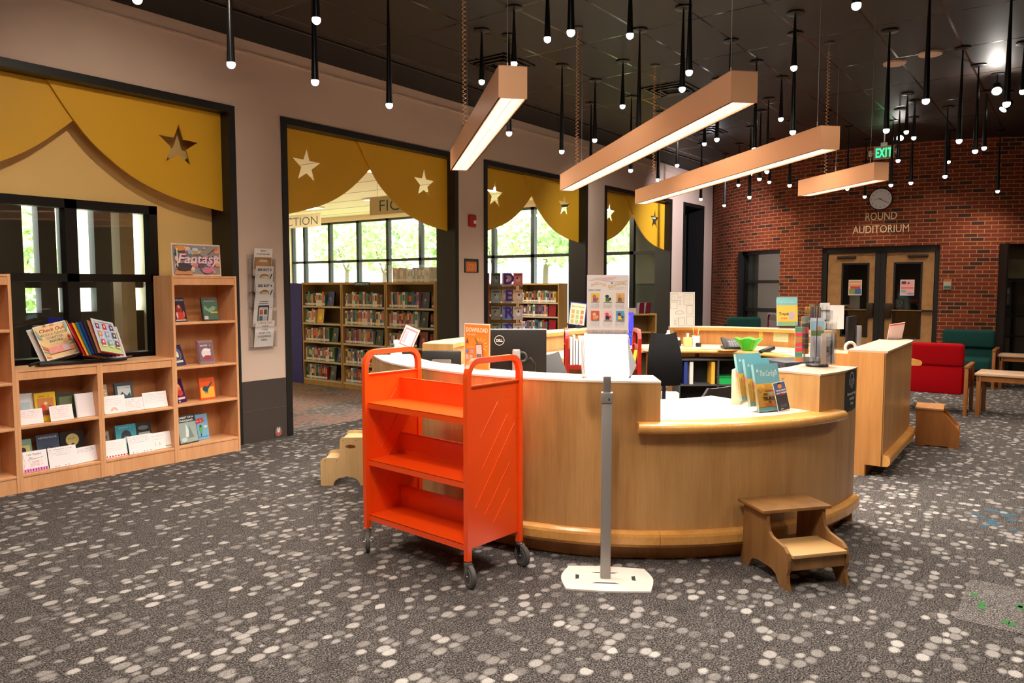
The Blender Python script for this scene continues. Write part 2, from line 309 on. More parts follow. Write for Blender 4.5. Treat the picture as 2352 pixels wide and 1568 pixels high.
class Sheet(MB):
    # local x right, y up, z towards the viewer
    def __init__(s, w, h, c=(240, 236, 230), th=.002, rough=.6):
        super().__init__(); s.w = w; s.h = h; s.lv = 0; s.eps = .0006
        if c: s.box(-w / 2, w / 2, 0, h, -th, 0, colm(c, rough))
    def up(s): s.lv += s.eps; return s.lv
    def rect(s, x0, x1, y0, y1, c, rot=0, sk=0):
        z = s.up(); cx, cy = (x0 + x1) / 2, (y0 + y1) / 2; ca, sa = math.cos(rot), math.sin(rot)
        P = [((x - cx) * ca - (y - cy) * sa + cx + sk * (y - cy), (x - cx) * sa + (y - cy) * ca + cy, z) for x, y in ((x0, y0), (x1, y0), (x1, y1), (x0, y1))]
        s.add(P, [(0, 1, 2, 3)], colm(c)); return s
    def ell(s, cx, cy, rx, ry, c, n=18, a0=0, a1=2 * PI):
        z = s.up(); s.add([(cx + rx * math.cos(a0 + (a1 - a0) * i / n), cy + ry * math.sin(a0 + (a1 - a0) * i / n), z) for i in range(n + (0 if a1 - a0 >= 6.28 else 1))], [tuple(range(n + (0 if a1 - a0 >= 6.28 else 1)))], colm(c)); return s
    def poly(s, pts, c):
        z = s.up(); s.add([(x, y, z) for x, y in pts], [tuple(range(len(pts)))], colm(c)); return s
    def line(s, pts, w, c):
        z = s.up()
        for i in range(len(pts) - 1):
            a = Vector(pts[i]); b = Vector(pts[i + 1]); t = (b - a)
            if t.length < 1e-6: continue
            t.normalize(); n = Vector((-t.y, t.x)) * w / 2
            s.add([(a.x + n.x, a.y + n.y, z), (a.x - n.x, a.y - n.y, z), (b.x - n.x, b.y - n.y, z), (b.x + n.x, b.y + n.y, z)], [(0, 1, 2, 3)], colm(c))
        return s
    def ring(s, cx, cy, rx, ry, w, c, n=28, a0=0, a1=2 * PI):
        return s.line([(cx + rx * math.cos(a0 + (a1 - a0) * i / n), cy + ry * math.sin(a0 + (a1 - a0) * i / n)) for i in range(n + 1)], w, c)
    def text(s, body, x, y, size, c, align='CENTER', bold=.0, shear=0, rot=0, wf=None):
        vs, fs = text_mesh(body, size, align, bold, shear); z = s.up(); ca, sa = math.cos(rot), math.sin(rot)
        k = 1
        if wf:
            xs = [v[0] for v in vs]; k = wf / max(1e-6, max(xs) - min(xs))
        s.add([(x + v[0] * k * ca - v[1] * sa, y + v[0] * k * sa + v[1] * ca, z) for v in vs], fs, colm(c)); return s
    def scrawl(s, x0, x1, y, h, c, w=.0012, rnd=random):
        pts = []; x = x0; up = 1
        while x < x1:
            if rnd.random() < .14: 
                if len(pts) > 1: s.line(pts, w, c); s.lv -= s.eps
                pts = []; x += h * .7
            pts.append((x, y + up * h * rnd.uniform(.15, .5))); up = -up; x += h * rnd.uniform(.25, .5)
        if len(pts) > 1: s.line(pts, w, c)
        return s
    def lines(s, x0, x1, y1, y0, n, h, c, w=.0012):
        for i in range(n):
            s.scrawl(x0, x1 - random.random() * (x1 - x0) * .15, y1 + (y0 - y1) * i / max(1, n - 1), h, c, w); s.lv -= s.eps
        s.lv += s.eps; return s
def frame(origin, right, up):
    r = Vector(right).normalized(); u = Vector(up).normalized(); n = r.cross(u).normalized(); u = n.cross(r)
    m = Matrix((r, u, n)).transposed().to_4x4(); m.translation = Vector(origin); return m

# ================================================================ THE SETTING
Z = Vector((0, 0, 1)); ZC = 4.08
f = MB().box(-5, 17.2, -5, 6.96, -.05, 0, carpet_main).build('floor'); struct(f)
f = MB().box(4.4, 14.7, 6.96, 19.6, -.05, -.001, carpet_far).build('floor'); struct(f)
f = MB().box(-5, 4.4, 6.96, 9.4, -.05, -.001, wains).build('floor'); struct(f)
# carpet insets near the right edge of the picture
m_in = carpet('light_grey_carpet', (88, 84, 82), (56, 53, 52), (120, 116, 113))
t = MB().box(4.15, 4.78, -.2, .42, 0, .0025, m_in).build('carpet_inset'); tag(t, 'pale grey carpet patch with green dashes set into the dotted carpet', 'carpet patch')
gm = MB(); 
for i in range(14):
    x, y = 4.2 + random.random() * .5, .02 + random.random() * .36; gm.box(x, x + .05, y, y + .03, .0025, .004, mat('green_yarn', (52, 112, 58), .95))
gm.build('green_dashes', t)['kind'] = 'stuff'
bm_ = MB()
for i in range(16):
    x, y = 5.9 + random.random() * .6, .20 + random.random() * .38; bm_.lathe([(.0001, .003), (.02, .003), (.026, .0005)], mat('blue_yarn', (44, 86, 104), .95), (x, y), 10)
tag(bm_.build('carpet_spots'), 'scattered blue yarn spots in the dotted carpet at right', 'carpet spots', kind='stuff')

f = MB().box(-5, 17.2, -5, 6.13, ZC, ZC + .1, ceilt).build('ceiling'); struct(f)
f = MB().box(-5, 17.2, 6.13, 7.1, ZC, ZC + .1, mat('black_soffit', (16, 14, 13), .7)).build('ceiling'); struct(f)
struct(MB().box(-5, 17.2, 6.125, 6.15, ZC - .015, ZC, blackm).build('trim_ceiling'))
# the taupe arcade wall with its five openings
OPEN = [(1.6, 4.435), (4.979, 7.807), (8.365, 11.173), (11.753, 14.504), (15.06, 16.157)]
w = MB(); xs = [-5] + [v for o in OPEN for v in o] + [17.2]
for i in range(0, len(xs), 2): w.box(xs[i], xs[i + 1], 6.8, 7.1, 0, 3.4, tan)
w.box(-5, 17.2, 6.8, 7.1, 3.4, ZC, tan)
struct(w.build('wall_left'))
struct(MB().box(-5, 17.2, 6.782, 6.8, 3.945, 3.965, wallpaint('pale_ledge', (214, 190, 168))).build('trim_ledge'))
w = MB()
for a, b in ((-5, 1.6), (4.44, 4.975), (7.81, 8.36), (11.18, 11.75), (14.51, 15.055), (16.165, 16.9)):
    w.box(a, b, 6.79, 6.8, 0, .642, wains)
    w.box(a, b, 6.787, 6.79, .33, .334, mat('scuff', (84, 76, 70), .6))
struct(w.build('baseboard_left'))
for i, (a, b) in enumerate(OPEN):
    ft = MB(); wd = .072
    ft.box(a, a + wd, 6.785, 7.13, 0, 3.4, black); ft.box(b - wd, b, 6.785, 7.13, 0, 3.4, black); ft.box(a + wd, b - wd, 6.785, 7.13, 3.33, 3.4, black)
    struct(ft.build('trim_%d' % (i + 1)))
# brick drum of the auditorium
CX, CY, CR = 19.1, 3.0, 4.5
def cp(a, r=CR, z=0): return Vector((CX + r * math.cos(R(a)), CY + r * math.sin(R(a)), z))
def arcpts(c, r, a0, a1, st=2):
    n = max(1, int(abs(a1 - a0) / st)); return [(c[0] + r * math.cos(R(a0 + (a1 - a0) * i / n)), c[1] + r * math.sin(R(a0 + (a1 - a0) * i / n))) for i in range(n + 1)]
w = MB()
def drum(a0, a1, z0, z1): w.sweep(arcpts((CX, CY), CR, a1, a0, 1.5), [(0, z0), (0, z1), (-.24, z1), (-.24, z0)], brick)
drum(112, 143.4, 0, ZC); drum(157.7, 169, 0, ZC); drum(193.6, 204.8, 0, ZC); drum(232, 262, 0, ZC)
drum(143.4, 157.7, 2.335, ZC); drum(169, 193.6, 2.325, ZC); drum(204.8, 232, 2.325, ZC)
wo = w.build('wall_right'); struct(wo)
me = wo.data; uvl = me.uv_layers.new(name='UVMap')
for p in me.polygons:
    for li in p.loop_indices:
        v = me.vertices[me.loops[li].vertex_index].co; r_ = math.hypot(v.x - CX, v.y - CY); a = math.atan2(v.y - CY, v.x - CX)
        if a < 0: a += 2 * PI
        if abs(p.normal.z) > .7: uvl.data[li].uv = (a * CR, v.z + (CR - r_))
        else: uvl.data[li].uv = (a * CR + (CR - r_), v.z)
def chord(ac, half, rec=.06):
    rc = CR * math.cos(R(half)) - rec; o = cp(ac, rc); t = Vector((-math.sin(R(ac)), math.cos(R(ac)), 0)); return frame(o, t, Z), CR * math.sin(R(half))
# left window in the drum
M, hw = chord(150.55, 7.15, .10)
g = MB()
for (x0, x1, y0, y1) in ((-hw, -hw + .07, 0, 2.335), (hw - .05, hw, 0, 2.335), (-hw, hw, 2.26, 2.335), (-hw, hw, 1.68, 1.74), (-hw, hw, 1.10, 1.18), (-hw, hw, 0, .1)): g.box(x0, x1, y0, y1, -.05, .03, blackm)
g.box(-hw - .02, -hw + .02, 0, 2.335, -.05, .16, black)
wi = struct(g.build('window_1', None, M))
MB().box(-hw, hw, .05, 2.3, -.045, -.03, mat('drawn_shade', (66, 64, 58), .35)).build('shade', wi)
MB().box(-hw, hw, .05, 2.3, -.012, -.006, glass).build('pane', wi)
# right window with a display behind the glass
M, hw = chord(218.4, 13.6, .02)
g = MB()
for (x0, x1, y0, y1) in ((-hw, -hw + .07, 0, 2.325), (hw - .05, hw, 0, 2.325), (-hw, hw, 2.25, 2.325), (-hw, hw, 1.70, 1.75), (-hw, hw, 1.10, 1.14), (-hw, hw, .76, .79), (-hw + .3, -hw + .33, 0, 1.7), (.0, .05, 0, 1.7)): g.box(x0, x1, y0, y1, -.05, .03, blackm)
g.box(-hw, -hw + .03, 0, 2.325, -.05, .22, black)
wi = struct(g.build('window_2', None, M))
MB().box(-hw, hw, 1.72, 2.3, -.2, -.18, mat('olive_shade', (96, 86, 62), .7)).build('shade', wi)
MB().box(-hw, hw, .05, 2.3, -.012, -.006, glass).build('pane', wi)
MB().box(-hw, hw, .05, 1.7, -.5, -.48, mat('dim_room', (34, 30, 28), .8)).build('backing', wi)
sh = Sheet(.12, .3, (70, 78, 92), .002); sh.rect(-.05, .05, .2, .28, (140, 146, 156)); sh.rect(-.05, .04, .02, .12, (120, 104, 96)); o = sh.build('notice', wi); o.matrix_local = Matrix.Translation((-hw + .24, 1.3, -.1))
# auditorium doors
M, hw = chord(181.3, 12.3, .05)
g = MB()
for (x0, x1, y0, y1) in ((-hw, -hw + .09, 0, 2.325), (hw - .07, hw, 0, 2.325), (-hw, hw, 2.22, 2.325), (-.055, .12, 0, 2.25)): g.box(x0, x1, y0, y1, -.08, .03, black)
g.box(.028, .036, 0, 2.22, .03, .034, mat('seam', (6, 6, 6), .8))
df = struct(g.build('trim_doorframe', None, M))
for k, (x0, x1, gx0, gx1) in enumerate(((-.855, -.06, -.615, -.15), (.125, .875, .245, .70))):
    d = MB(); y0g, y1g = .70, 2.04
    for (a, b, c_, e) in ((x0, gx0, .01, 2.215), (gx1, x1, .01, 2.215), (gx0, gx1, .01, y0g), (gx0, gx1, y1g, 2.215)): d.box(a, b, c_, e, -.045, 0, doorw)
    dd = struct(d.build('door_%d' % (k + 1), None, M))
    fr = MB()
    for (a, b, c_, e) in ((gx0, gx0 + .03, y0g, y1g), (gx1 - .03, gx1, y0g, y1g), (gx0, gx1, y0g, y0g + .03), (gx0, gx1, y1g - .03, y1g)): fr.box(a, b, c_, e, -.03, .01, black)
    fr.build('glazing_frame', dd); MB().box(gx0 + .02, gx1 - .02, y0g, y1g, -.02, -.014, dglass).build('pane', dd)
    MB().box(gx0 + .02, gx1 - .02, y0g, y1g, -.4, -.38, mat('olive_dark', (74, 66, 48), .8)).build('curtain', dd)
    bz = 1.19; s_ = 1 if k == 0 else -1
    hb = MB().cyl((x0 + .02, bz, .05), (x1 - .04, bz, .05), .017, mat('bronze', (110, 84, 56), .35, .8)); bx0 = (x1 - .11) if k == 0 else (x0 + .0)
    hb.bbox(bx0, bx0 + .11, bz - .13, bz + .13, 0, .075, mat('bronze_dark', (62, 48, 36), .4, .6), .01)
    if k == 1: hb.box(x1 - .16, x1 - .0, bz - .02, bz + .02, .03, .07, blackp)
    hb.build('push_bar', dd)
    cx_ = (x0 + x1) / 2 + (.0 if k == 0 else .2) - .08; MB().bbox(cx_ - .16, cx_ + .16, 2.12, 2.17, .0, .05, mat('closer', (66, 52, 42), .4, .5), .01).build('door_closer', dd)
    # poster on the glass
    sh = Sheet(.225, .28, (232, 206, 196), .002)
    if k == 0:
        sh.rect(-.10, .10, .15, .26, (222, 160, 110)); sh.rect(-.08, .09, .12, .16, (206, 70, 56)); sh.rect(-.10, .0, .02, .12, (150, 150, 80)); sh.rect(.0, .10, .02, .12, (58, 106, 160)); sh.rect(-.09, .09, .20, .22, (240, 200, 170))
    else:
        sh.rect(-.10, .10, .02, .26, (238, 176, 176)); sh.rect(-.09, -.02, .2, .25, (90, 60, 90)); sh.rect(-.1, .1, .12, .15, (236, 120, 90)); sh.rect(-.1, -.02, .06, .10, (120, 180, 200)); sh.rect(0, .1, .02, .05, (130, 150, 210)); sh.ell(.02, .22, .02, .02, (200, 50, 60))
    px = -.38 if k == 0 else .47
    o = sh.build('door_poster', None, M @ Matrix.Translation((px, 1.455, .004))); tag(o, ('orange and blue poster taped to the left auditorium door glass', 'pink poster taped to the right auditorium door glass')[k], 'poster')
    if k == 1:
        sh = Sheet(.13, .15, (24, 22, 22), .002); sh.ring(0, .09, .03, .03, .005, (120, 116, 108)); sh.line([(-.03, .03), (.03, .03)], .006, (120, 116, 108)); o = sh.build('door_sticker', None, M @ Matrix.Translation((.36, 1.24, .004))); tag(o, 'small black square sticker low on the right auditorium door glass', 'sticker')

# gold swag boards with star cut outs
from mathutils.geometry import tessellate_polygon
def star(cx, cz, r, rot=0, r2=.40): return [(cx + (r if i % 2 == 0 else r * r2) * math.sin(rot + i * PI / 5), cz + (r if i % 2 == 0 else r * r2) * math.cos(rot + i * PI / 5)) for i in range(10)]
def holed(mb, outer, hole, y0, y1, m):
    pl = [[Vector((x, z, 0)) for x, z in outer], [Vector((x, z, 0)) for x, z in hole]]; tri = tessellate_polygon(pl); al = outer + hole; n = len(al)
    vs = [(x, y0, z) for x, z in al] + [(x, y1, z) for x, z in al]
    mb.add(vs, [tuple(t) for t in tri] + [tuple(i + n for i in reversed(t)) for t in tri], m)
    k = len(outer); mb.add(vs, [(i, (i + 1) % k, n + (i + 1) % k, n + i) for i in range(k)], m); h = len(hole)
    mb.add(vs, [(k + i, k + (i + 1) % h, n + k + (i + 1) % h, n + k + i) for i in range(h)], m)
def cat(pts, st=5):
    out = []
    for i in range(len(pts) - 1):
        p0 = pts[max(i - 1, 0)]; p1 = pts[i]; p2 = pts[i + 1]; p3 = pts[min(i + 2, len(pts) - 1)]
        for k in range(st):
            t = k / st; out.append(tuple(.5 * ((2 * p1[j]) + (-p0[j] + p2[j]) * t + (2 * p0[j] - 5 * p1[j] + 4 * p2[j] - p3[j]) * t * t + (-p0[j] + 3 * p1[j] - 3 * p2[j] + p3[j]) * t ** 3) for j in range(len(p1))))
    return out + [tuple(pts[-1])]
for i, (a, b) in enumerate(OPEN[:4]):
    xi, xe = a + .072, b - .072; wd = xe - xi
    right = [(-1.58, 3.33), (-1.38, 3.034), (-1.175, 2.81), (-.84, 2.581), (-.445, 2.442), (0, 2.371)]
    left = [(1.60, 3.33), (1.31, 3.03), (.95, 2.73), (.56, 2.533), (0, 2.375)]
    v = empty('valance', ((a + b) / 2, 6.93, 3.33), 0, ['gold swag board over the alcove with the shelves', 'gold swag board over the open doorway to the fiction room', 'gold swag board over the opening with the acrylic book rack', 'gold swag board over the narrow far opening near the brick wall'][i], 'valance', 'gold swag boards in the arcade')
    for nm, curve, y, sx, starx in (('left_board', [(xi + p[0], p[1]) for p in left], 6.952, xi, xi + .38), ('right_board', [(xe + p[0], p[1]) for p in right], 6.925, xe, xe - .447)):
        mb = MB(); c_ = cat(curve); poly = c_ + [(sx, 3.329)]
        if nm == 'left_board': poly = list(reversed(poly))
        holed(mb, poly, star(starx, 2.955, .205, .04), y, y + .019, gold); o = mb.build(nm); o.parent = v; o.matrix_parent_inverse = Matrix.Translation(v.location).inverted()
# alcove back wall with the interior window
w = MB(); Y0 = 7.13
w.box(-5, 2.2, Y0, Y0 + .12, 0, 3.5, yellow); w.box(3.77, 4.6, Y0, Y0 + .12, 0, 3.5, yellow); w.box(2.2, 3.77, Y0, Y0 + .12, 2.38, 3.5, yellow); w.box(2.2, 3.77, Y0, Y0 + .12, 0, .93, yellow)
struct(w.build('wall_back'))
g = MB()
for (x0, x1, z0, z1) in ((2.2, 2.28, .93, 2.38), (3.69, 3.77, .93, 2.38), (2.2, 3.77, 2.30, 2.38), (2.2, 3.77, .93, 1.0), (2.945, 3.045, .93, 2.38), (2.2, 3.77, 1.66, 1.73)): g.box(x0, x1, 7.09, 7.2, z0, z1, blackm)
wi = struct(g.build('window_3')); MB().box(2.25, 3.72, 7.15, 7.156, .95, 2.35, glass).build('pane', wi)
# dim office beyond
w = MB(); dk = wallpaint('office_dark', (76, 68, 60)); YF = 9.35
segs = [(-5, 3.44), (3.60, 3.78), (3.85, 4.0), (4.2, 4.52)]
for a, b in segs: w.box(a, b, YF, YF + .15, 0, 3.0, dk)
for a, b in ((3.44, 3.60), (3.78, 3.85), (4.0, 4.2), (4.52, 4.76)): w.box(a, b, YF, YF + .15, 0, 1.32, dk); w.box(a, b, YF, YF + .15, 2.62, 3.0, dk); w.box(a, b, YF, YF + .15, 1.60, 1.69, black)
w.box(-5, 4.8, 7.25, YF, 3.0, 3.05, dk); w.box(-5, -4.9, 7.25, YF, 0, 3, dk)
struct(w.build('wall_office')); struct(MB().box(4.76, 4.86, 7.25, 19.6, 0, 3.7, mat('reading_wall', (236, 216, 180), .8)).build('wall_reading')); area('office_fill', (2.2, 8.3, 2.95), .6, .6, 14, WARM)  # the area light is an added fill that lifts the dim office
struct(MB().box(4.28, 4.44, 8.9, 9.1, 0, 3, cream).build('trim_column'))
tag(MB().bbox(3.15, 3.5, 8.3, 8.5, .9, 1.22, blackp, .02).build('monitor'), 'dark computer monitor in the office behind the alcove window', 'monitor')
sh = Sheet(.27, .36, (34, 40, 190), .02); sh.text('EZ', 0, .22, .05, (190, 190, 230)); o = sh.build('blue_binder', None, frame((3.06, 7.42, .98), (1, .1, 0), (0, .15, 1))); tag(o, 'blue binder standing behind the alcove window glass', 'binder')
tag(MB().box(2.3, 4.0, 7.3, 7.75, .90, .96, dk).box(2.35, 3.95, 7.35, 7.7, 0, .90, dk).build('office_counter'), 'dark office counter right behind the alcove window', 'counter')
# reading room
rc = mat('reading_ceiling', (238, 218, 176), .7); ZR = 3.62
w = MB().box(4.76, 14.8, 7.1, 19.6, ZR, ZR + .1, rc)
for x in range(5, 15): w.box(x, x + .018, 7.1, 19.5, ZR - .006, ZR, mat('ceiling_rib', (206, 186, 150), .7))
struct(w.build('ceiling'))
for (x, y) in ((9.2, 9.3), (9.2, 12.6), (12.2, 9.3), (12.2, 12.6), (12.2, 16.0), (9.2, 16.0)):
    t = MB().box(x - .34, x + .34, y - .64, y + .64, ZR - .036, ZR - .008, white).build('troffer_light'); nth = {(9.2, 9.3): 'just inside the doorway', (9.2, 12.6): 'over the middle of the juvenile shelves', (12.2, 9.3): 'nearest the window corner', (12.2, 12.6): 'along the middle of the window wall', (12.2, 16.0): 'far back by the windows', (9.2, 16.0): 'far back on the inner side'}[(x, y)]
    tag(t, 'flat fluorescent ceiling light in the reading room, ' + nth, 'ceiling light', 'reading room ceiling lights')
    MB().box(x - .3, x + .3, y - .6, y + .6, ZR - .04, ZR - .036, mat('diffuser', (255, 250, 238), .4, emit=(255, 246, 226), es=6)).build('diffuser', t)
XW = 14.6
w = MB(); wc = mat('reading_wall', (236, 216, 180), .8)
w.box(XW, XW + .2, 7.1, 19.6, 3.48, ZR, wc); w.box(XW, XW + .2, 7.1, 19.6, 0, .72, wc); w.box(XW, XW + .2, 7.1, 7.2, 0, ZR, wc); w.box(4.8, 14.8, 19.5, 19.6, 0, ZR, wc)
struct(w.build('wall_far'))
ys = [7.2, 7.77, 9.15, 10.39, 11.58, 12.8, 14.05, 15.29, 16.5, 17.74, 18.9, 19.5]
for i in range(len(ys) - 1):
    g = MB(); a, b = ys[i], ys[i + 1]
    g.box(XW, XW + .12, b - .05, b + .05, .72, 3.48, blackm); g.box(XW, XW + .1, a, b, 2.30, 2.37, blackm); g.box(XW, XW + .1, a, b, .72, .78, blackm); g.box(XW, XW + .1, a, b, 3.42, 3.48, blackm)
    wi = struct(g.build('window_%d' % (i + 4))); MB().box(XW + .04, XW + .045, a, b, .75, 3.45, glass).build('pane', wi)
# dark room seen through the last tall opening
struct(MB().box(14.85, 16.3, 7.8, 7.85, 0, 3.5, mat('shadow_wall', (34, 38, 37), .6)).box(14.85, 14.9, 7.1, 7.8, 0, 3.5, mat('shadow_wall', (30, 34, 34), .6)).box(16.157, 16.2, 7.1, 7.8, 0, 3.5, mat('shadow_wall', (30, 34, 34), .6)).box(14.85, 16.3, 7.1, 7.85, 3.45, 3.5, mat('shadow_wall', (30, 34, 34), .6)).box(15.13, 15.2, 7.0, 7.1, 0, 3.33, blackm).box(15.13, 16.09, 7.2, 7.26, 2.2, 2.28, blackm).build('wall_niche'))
# outer shell out of frame
struct(MB().box(-5, 17.2, -5.1, -5, 0, ZC, tan).build('wall_front')); struct(MB().box(-5.1, -5, -5, 7, 0, ZC, tan).build('wall_behind'))
struct(MB().box(17.1, 17.2, -5, 7.1, 0, ZC, tan).build('wall_end'))

# ---------------------------------------------------------------- outdoors
grass = mat('lawn', (160, 180, 130), .9); leafa = mat('leaf_light', (196, 214, 150), .8); leafb = mat('leaf_dark', (144, 176, 110), .8); bark = mat('bark', (96, 80, 64), .9)
struct(MB().box(14.9, 60, -10, 60, -.3, -.25, grass).box(-20, 14.9, 19.8, 60, -.3, -.25, grass).build('lawn'))
struct(MB().box(26, 32, -10, 60, -.25, -.22, mat('road', (150, 150, 150), .9)).build('road'))
def crown(rx, rz, n, rnd, sz=.16, hedge=None):
    mb = MB()
    for i in range(n):
        if hedge: p = Vector((rnd.uniform(-1, 1) * hedge[0], rnd.uniform(-1, 1) * hedge[1], rnd.uniform(0, 1) * hedge[2]))
        else:
            while True:
                p = Vector((rnd.uniform(-1, 1), rnd.uniform(-1, 1), rnd.uniform(-1, 1)))
                if .3 < p.length < 1: break
            p = Vector((p.x * rx, p.y * rx, p.z * rz))
        a = Vector((rnd.uniform(-1, 1), rnd.uniform(-1, 1), rnd.uniform(-1, 1))).normalized(); b = a.orthogonal().normalized(); s_ = sz * rnd.uniform(.6, 1.4)
        mb.add([p + a * s_, p + b * s_ * .6, p - a * s_, p - b * s_ * .6], [(0, 1, 2, 3)], leafa if rnd.random() < .6 else leafb)
    return mb
rnd = random.Random(3)
def tree(loc, s, first=None, label=''):
    if first is None:
        t = empty('tree', loc, 0, label, 'tree', 'trees outside the windows')
        MB().cyl((0, 0, 0), (.1, 0, 2.6), .14, bark, .09).cyl((.1, 0, 2.4), (.7, .3, 3.6), .06, bark, .03).cyl((.1, 0, 2.3), (-.6, -.2, 3.5), .06, bark, .03).build('trunk', t)
        o = crown(2.0, 1.7, 1500, rnd).build('crown', t); o.location = (0, 0, 4.1)
    else: t = copytree(first); t['label'] = label
    t.location = loc; t.scale = (s, s, s); return t
T0 = tree((19.5, 9.2, -.25), .95, None, 'leafy tree outside, seen through the narrow far opening')
for (x, y, s, lb) in ((21.5, 13.6, 1.0, 'leafy tree outside, right part of the opening with the book rack'), (25, 17.2, 1.1, 'leafy tree outside, left part of the opening with the book rack'), (24, 21.5, 1.0, 'leafy tree outside behind the right shelves of the doorway'), (25, 26.5, 1.0, 'leafy tree outside behind the middle shelves of the doorway'), (27, 31.5, 1.1, 'leafy tree outside behind the left shelves of the doorway'), (38, 22, 1.3, 'distant tree across the road, right'), (39, 31, 1.3, 'distant tree across the road, middle'), (36, 14, 1.3, 'distant tree across the road, nearest the corner')):
    tree((x, y, -.25), s, T0, lb)
h = crown(0, 0, 1500, rnd, .10, (.5, 1.3, 1.1)).build('hedge'); h.location = (17.4, 9.4, -.2); tag(h, 'clipped green hedge low outside the narrow far opening', 'hedge')
t = tree((3.45, 11.7, -.6), .62, T0, 'leafy tree outside the office windows, left pane')

# ================================================================ THE DESK
C1 = (5.41, 2.99); C2 = (8.1, 3.3)
def arc(c, r, a0, a1, st=3): return arcpts(c, r, a0, a1, st)
def rect_prof(o0, o1, z0, z1): return [(o0, z0), (o1, z0), (o1, z1), (o0, z1)]
def nosing(o, z0, z1, k=6): # half round outward
    h = (z1 - z0) / 2; return [(-.06, z0)] + [(o - h + h * math.sin(PI * i / k), z0 + h - h * math.cos(PI * i / k)) for i in range(k + 1)] + [(-.06, z1)]
trimp = [(-.01, .095), (.03, .10), (.045, .12), (.045, .165), (.04, .18), (.022, .192), (-.01, .195)]
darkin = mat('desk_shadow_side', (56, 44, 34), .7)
HZ_ = 1.065
left_pts = [(4.11, 4.47), (4.0, 4.31), (3.88, 4.128), (3.77, 3.91), (3.69, 3.68), (3.645, 3.5)]
pathL = list(reversed(left_pts)); pathL = arc(C1, 1.8, -143.2, -197, 3) + pathL[1:]   # clockwise from the step to the left end
d = empty('curved_desk_counter', (3.75, 2.6, 0), 0, 'tall curved maple section of the desk front with a cream top, behind the orange cart', 'service desk')
def part(mb, nm, par):
    o = mb.build(nm); o.parent = par; o.matrix_parent_inverse = par.matrix_basis.inverted() if False else Matrix.Translation(par.location).inverted(); return o
part(MB().sweep(pathL, rect_prof(-.03, 0, .10, HZ_ - .004), maple).sweep(pathL, rect_prof(-.28, -.262, .0, HZ_ - .02), maple), 'front_panel', d)
part(MB().sweep(pathL, rect_prof(-.29, .004, HZ_ - .004, HZ_ + .008), lam), 'top', d)
part(MB().sweep(pathL, trimp, nose_w), 'base_trim', d)
part(MB().sweep(pathL, rect_prof(-.10, -.07, 0, .10), maple_w), 'toe_kick', d)
def endcap(mb, c, a, r0, r1, z0, z1, m, th=.012):
    ca, sa = math.cos(R(a)), math.sin(R(a)); t = (-sa * th, ca * th)
    pts = [(c[0] + r0 * ca, c[1] + r0 * sa), (c[0] + r1 * ca, c[1] + r1 * sa), (c[0] + r1 * ca + t[0], c[1] + r1 * sa + t[1]), (c[0] + r0 * ca + t[0], c[1] + r0 * sa + t[1])]; mb.prism(pts, z0, z1, m)
mb = MB(); endcap(mb, C1, -143.5, 1.515, 1.799, .1, HZ_ - .005, maple, -.012); part(mb, 'end_panel', d)
part(MB().prism([(4.11, 4.47), (4.10, 4.485), (4.365, 4.37), (4.37, 4.355)], .0, HZ_ - .005, maple), 'end_panel', d)
# low section
d = empty('low_desk_counter', (4.6, 1.5, 0), 0, 'low curved maple desk section with a cream worktop and rounded wooden nosing', 'service desk')
pl = arc(C1, 1.8, -107.3, -143.2, 3)
part(MB().sweep(pl, rect_prof(-.03, 0, .10, .775), maple), 'front_panel', d)
part(MB().sweep(pl, trimp, nose_w), 'base_trim', d); part(MB().sweep(pl, rect_prof(-.10, -.07, 0, .10), maple_w), 'toe_kick', d)
part(MB().sweep(arc(C1, 1.8, -107.4, -143.1, 3), rect_prof(-.86, -.06, .797, .8355), lam), 'worktop', d)
nmb = MB().sweep(arc(C1, 1.8, -101.2, -147.4, 2), nosing(.088, .775, .836), nose_w, True)
nmb.sphere((C1[0] + 1.83 * math.cos(R(-101.2)), C1[1] + 1.83 * math.sin(R(-101.2)), .8055), .0305, nose_w, 1.8, 1.6, 1)
part(nmb, 'nosing', d)
part(MB().sweep(arc(C1, 1.8, -107.4, -143.1, 3), rect_prof(-.86, -.835, .0, .79), darkin), 'back_panel', d)
# right pedestal of the front ring
d = empty('desk_pedestal', (5.15, 1.25, 0), 0, 'tall maple desk end carrying the black sensory bag sign and the clear leaflet spinner', 'service desk')
pp = arc(C1, 1.8, -87.4, -107.3, 2)
part(MB().sweep(pp, rect_prof(-.03, 0, .10, HZ_ - .004), maple), 'front_panel', d)
part(MB().sweep(pp, rect_prof(-.36, .004, HZ_ - .004, HZ_ + .008), lamtan), 'top', d)
part(MB().sweep(pp, trimp, nose_w), 'base_trim', d); part(MB().sweep(pp, rect_prof(-.10, -.07, 0, .10), maple_w), 'toe_kick', d)
mb = MB(); endcap(mb, C1, -107.3, 1.44, 1.799, .77, HZ_ - .005, maple); part(mb, 'end_panel', d)
mb = MB(); endcap(mb, C1, -87.5, 1.44, 1.799, 0, HZ_ - .005, maple_w); part(mb, 'end_panel', d)
part(MB().sweep(pp, rect_prof(-.36, -.345, .0, HZ_ - .005), maple), 'back_panel', d)
# inner worktop ring of the front half
d = empty('inner_worktop', (4.2, 3.2, 0), 0, 'cream inner worktop behind the tall curved counter, carrying the monitors', 'worktop')
part(MB().sweep(arc(C1, 1.5, -144.5, -196, 3), rect_prof(-.52, -.0, .70, .735), lam), 'top', d)
part(MB().sweep(arc(C1, 1.5, -144.5, -196, 3), nosing(-.52, .70, .735), nose_w), 'edge', d) if False else None
part(MB().sweep(arc(C1, 1.02, -146, -194, 6), rect_prof(-.02, 0, 0, .70), darkin), 'support', d)
